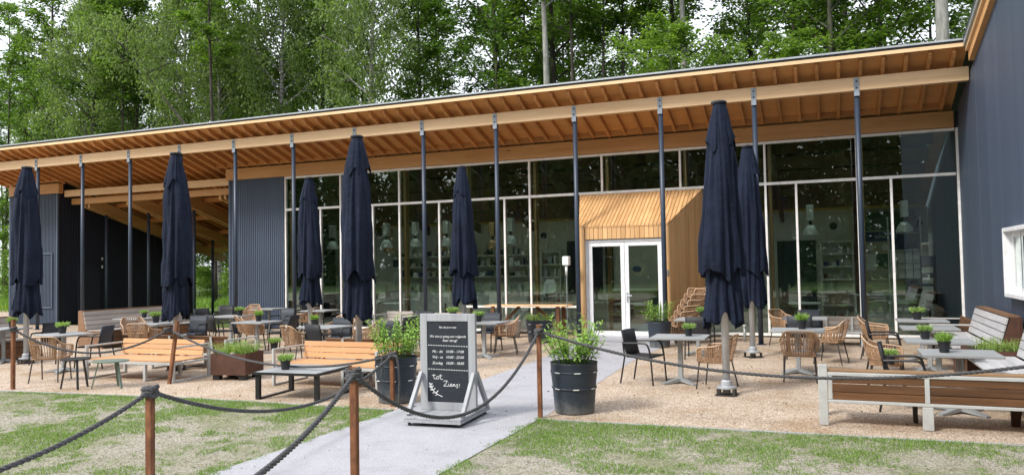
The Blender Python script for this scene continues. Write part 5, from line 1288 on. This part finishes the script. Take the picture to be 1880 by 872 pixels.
spec = [('thin', -31.6, 33.6, 20, 1.05, 'upright dark trunk above the roof beside the leaning birch', 'tree'), ('thin', -43.0, 37.5, 80, 1.0, 'upright dark trunk above the left part of the roof', 'tree'),
    ('birchd', -46.0, 37.5, 0, 1.0, 'weeping birch with a dark forking trunk above the left part of the roof', 'birch_tree'), ('lean', -23.6, 33.0, 0, 1.0, 'leaning dark birch trunk slanting up to the left above the roof', 'birch_tree'),
    ('birch', -30.0, 37.6, 40, 1.05, 'slim black and white birch rising above the middle of the roof', 'birch_tree'), ('birch', -34.9, 37.4, 200, .95, 'white birch trunk seen through the open passage under the roof', 'birch_tree'),
    ('birchd', -50, 40, 90, 1.1, 'drooping grey green birch at the upper left corner', 'birch_tree'), ('birch', -23.0, 36.2, 100, 1.0, 'birch with a mottled black trunk above the roof between two parasols', 'birch_tree'),
    ('pale', -12.4, 35.0, 0, 1.0, 'beech with a smooth pale straight trunk over the middle of the roof', 'beech_tree'), ('thin', -11.4, 36.3, 50, 1.0, 'slender brown trunk just right of the smooth pale beech', 'tree'),
    ('thin', -10.3, 37.4, 130, 1.0, 'slender dark trunk second right of the smooth pale beech', 'tree'), ('thin', -9.5, 38.6, 210, 1.05, 'slender dark trunk third right of the smooth pale beech', 'tree'),
    ('young', -6.3, 34.2, 0, 1.0, 'young beech with bright yellow green layered leaves above the porch', 'beech_tree'), ('pale', -5.9, 36.6, 90, 1.0, 'pale trunk rising behind the bright yellow green young beech', 'beech_tree'),
    ('beech2', .5, 36.0, 30, 1.05, 'mossy dark trunk above the roof right of the porch', 'beech_tree'), ('pale', 4.45, 34.0, 180, 1.35, 'thick grey beech trunk at the upper right by the blue wing', 'beech_tree'),
    ('young', -1.2, 34.5, 140, .9, 'light green young beech above the twin parasols', 'beech_tree'), ('beech', 8.0, 36, 75, 1.0, 'beech at the far upper right behind the blue wing', 'beech_tree')]
for k, x, y, rz, s_, l, nm in spec: tree(k, x, y, rz, s_, l, GF, 'tree', nm)
ORD = ['first', 'second', 'third', 'fourth', 'fifth', 'sixth', 'seventh', 'eighth', 'ninth', 'tenth', 'eleventh', 'twelfth', 'last']
LOOK = {'beech': 'broad leafy', 'beech2': 'mossy stemmed', 'dark': 'dark leaved', 'thin': 'slender', 'birch': 'white barked birch', 'birchd': 'drooping birch'}
SEEN = set()
def tree_label(k, x, y, row):
    xc = x*(YC/y)                                                  # where the line of sight crosses the row of blue posts
    n = int(math.floor((xc+25.509)/2.1838)); wh = 'left of the first blue post' if n < 0 else 'right of the %s blue post' % ORD[min(n, 12)]
    l = '%s tree in the %s wood row, %s' % (LOOK[k], ['nearest', 'second', 'third', 'farthest'][row], wh)
    for ex in ('', ', farther right', ', rightmost', ', edge one'):
        if l+ex not in SEEN: SEEN.add(l+ex); return l+ex
    return l
q = random.Random(5)
taken = [(a[1], a[2]) for a in spec]
for row, (yy, step) in enumerate(((39.5, 5.2), (45, 5.0), (52, 6.0))):
    xl = -1.48*yy-2; x = xl+q.uniform(0, 2)
    while x < .24*yy+2:
        xx, y_ = x+q.uniform(-1.2, 1.2), yy+q.uniform(-1.6, 1.6)
        if all(math.hypot(xx-a, y_-b) > 2.2 for a, b in taken):
            k = q.choice(['beech', 'beech2', 'dark', 'dark', 'thin', 'beech'] if xx > -28 else ['birchd', 'beech', 'beech2', 'birch', 'dark', 'thin'])
            tree(k, xx, y_, q.uniform(0, 360), q.uniform(.85, 1.15), tree_label(k, xx, y_, row), GF+', plain ones', 'tree', 'forest_tree'); taken.append((xx, y_))
        x += step
GS = 'bushes behind the building'
BL = ['pale green bush just left of the blue shed', 'dark bush behind the pale one left of the blue shed', 'bush closest to the blue shed on its left', 'big bush at the left edge under the canopy', 'dark bush at the left side of the passage opening', 'dark bush behind the white birch in the passage', 'pale bush at the right side of the passage opening', 'dark bush at the right side of the passage opening',
      'large bush deep in the wood behind the passage', 'bush behind the shed, hidden by its wall', 'low pale bush at the foot of the white birch', 'low pale bush left of the white birch', 'largest bush at the far left wood edge', 'tall bush behind the shed deep in the wood']
for i, (x, y, k, s_) in enumerate([(-53, 38, 'bush', 1.0), (-50.5, 41, 'bushd', 1.2), (-46, 36, 'bushd', .9), (-57, 41, 'bushd', 1.3), (-37.5, 40, 'bushd', 1.0), (-34, 41, 'bushd', .9), (-31.5, 39, 'bush', .8), (-29.5, 42, 'bushd', 1.1), (-39.5, 43, 'bushd', 1.2), (-44, 42, 'bushd', 1.1), (-33, 36.5, 'bush', .45), (-36.5, 37.5, 'bush', .5), (-61, 45, 'bushd', 1.5), (-47, 47, 'bushd', 1.6)]):
    l = BL[i]
    tree(k, x, y, i*47, s_, l, GS, 'bush', 'bush')
# tall grass at the foot of the wood
n = 26000; x = rng.uniform(-62, -26, n); y = rng.uniform(27, 40, n); kp = ~((y < 31) & (x > -33)); x, y = x[kp], y[kp]; n = len(x)
D = unit(np.stack([rng.normal(0, .35, n), rng.normal(0, .35, n), np.ones(n)], 1))
o = obj('meadow_grass', leafmesh('meadow_grass', np.stack([x, y, np.full(n, -.04)], 1), D, perp(D), rng.uniform(.2, .6, n), rng.uniform(.02, .05, n), rng.uniform(0, 1, n), 'leaf_grass')); o['kind'] = 'stuff'; o['label'] = 'tall grass behind the building'
# the wood on the far side of the lawn, which the windows mirror
n = 230000; x = rng.uniform(-85, 60, n); top = 13+9*hashn(x+100, x*0+3, .13, 8)+4*hashn(x+100, x*0+9, .6, 9); z = top*rng.uniform(0, 1, n)**.9; y = -34-10*rng.uniform(0, 1, n)+2*np.sin(x*.7)
hole = hashn(x+100, z*1.3+5, .3, 12) > .36*np.clip((z-9)/6, 0, 1)
x, y, z = x[hole], y[hole], z[hole]; n = len(x); D = unit(rng.normal(size=(n, 3)))
o = obj('far_wood', leafmesh('far_wood', np.stack([x, y, z], 1), D, perp(D), rng.uniform(.4, .8, n), rng.uniform(.3, .55, n), rng.uniform(0, 1, n), 'leaf_far')); o['kind'] = 'stuff'; o['label'] = 'wood across the lawn, mirrored in the windows'
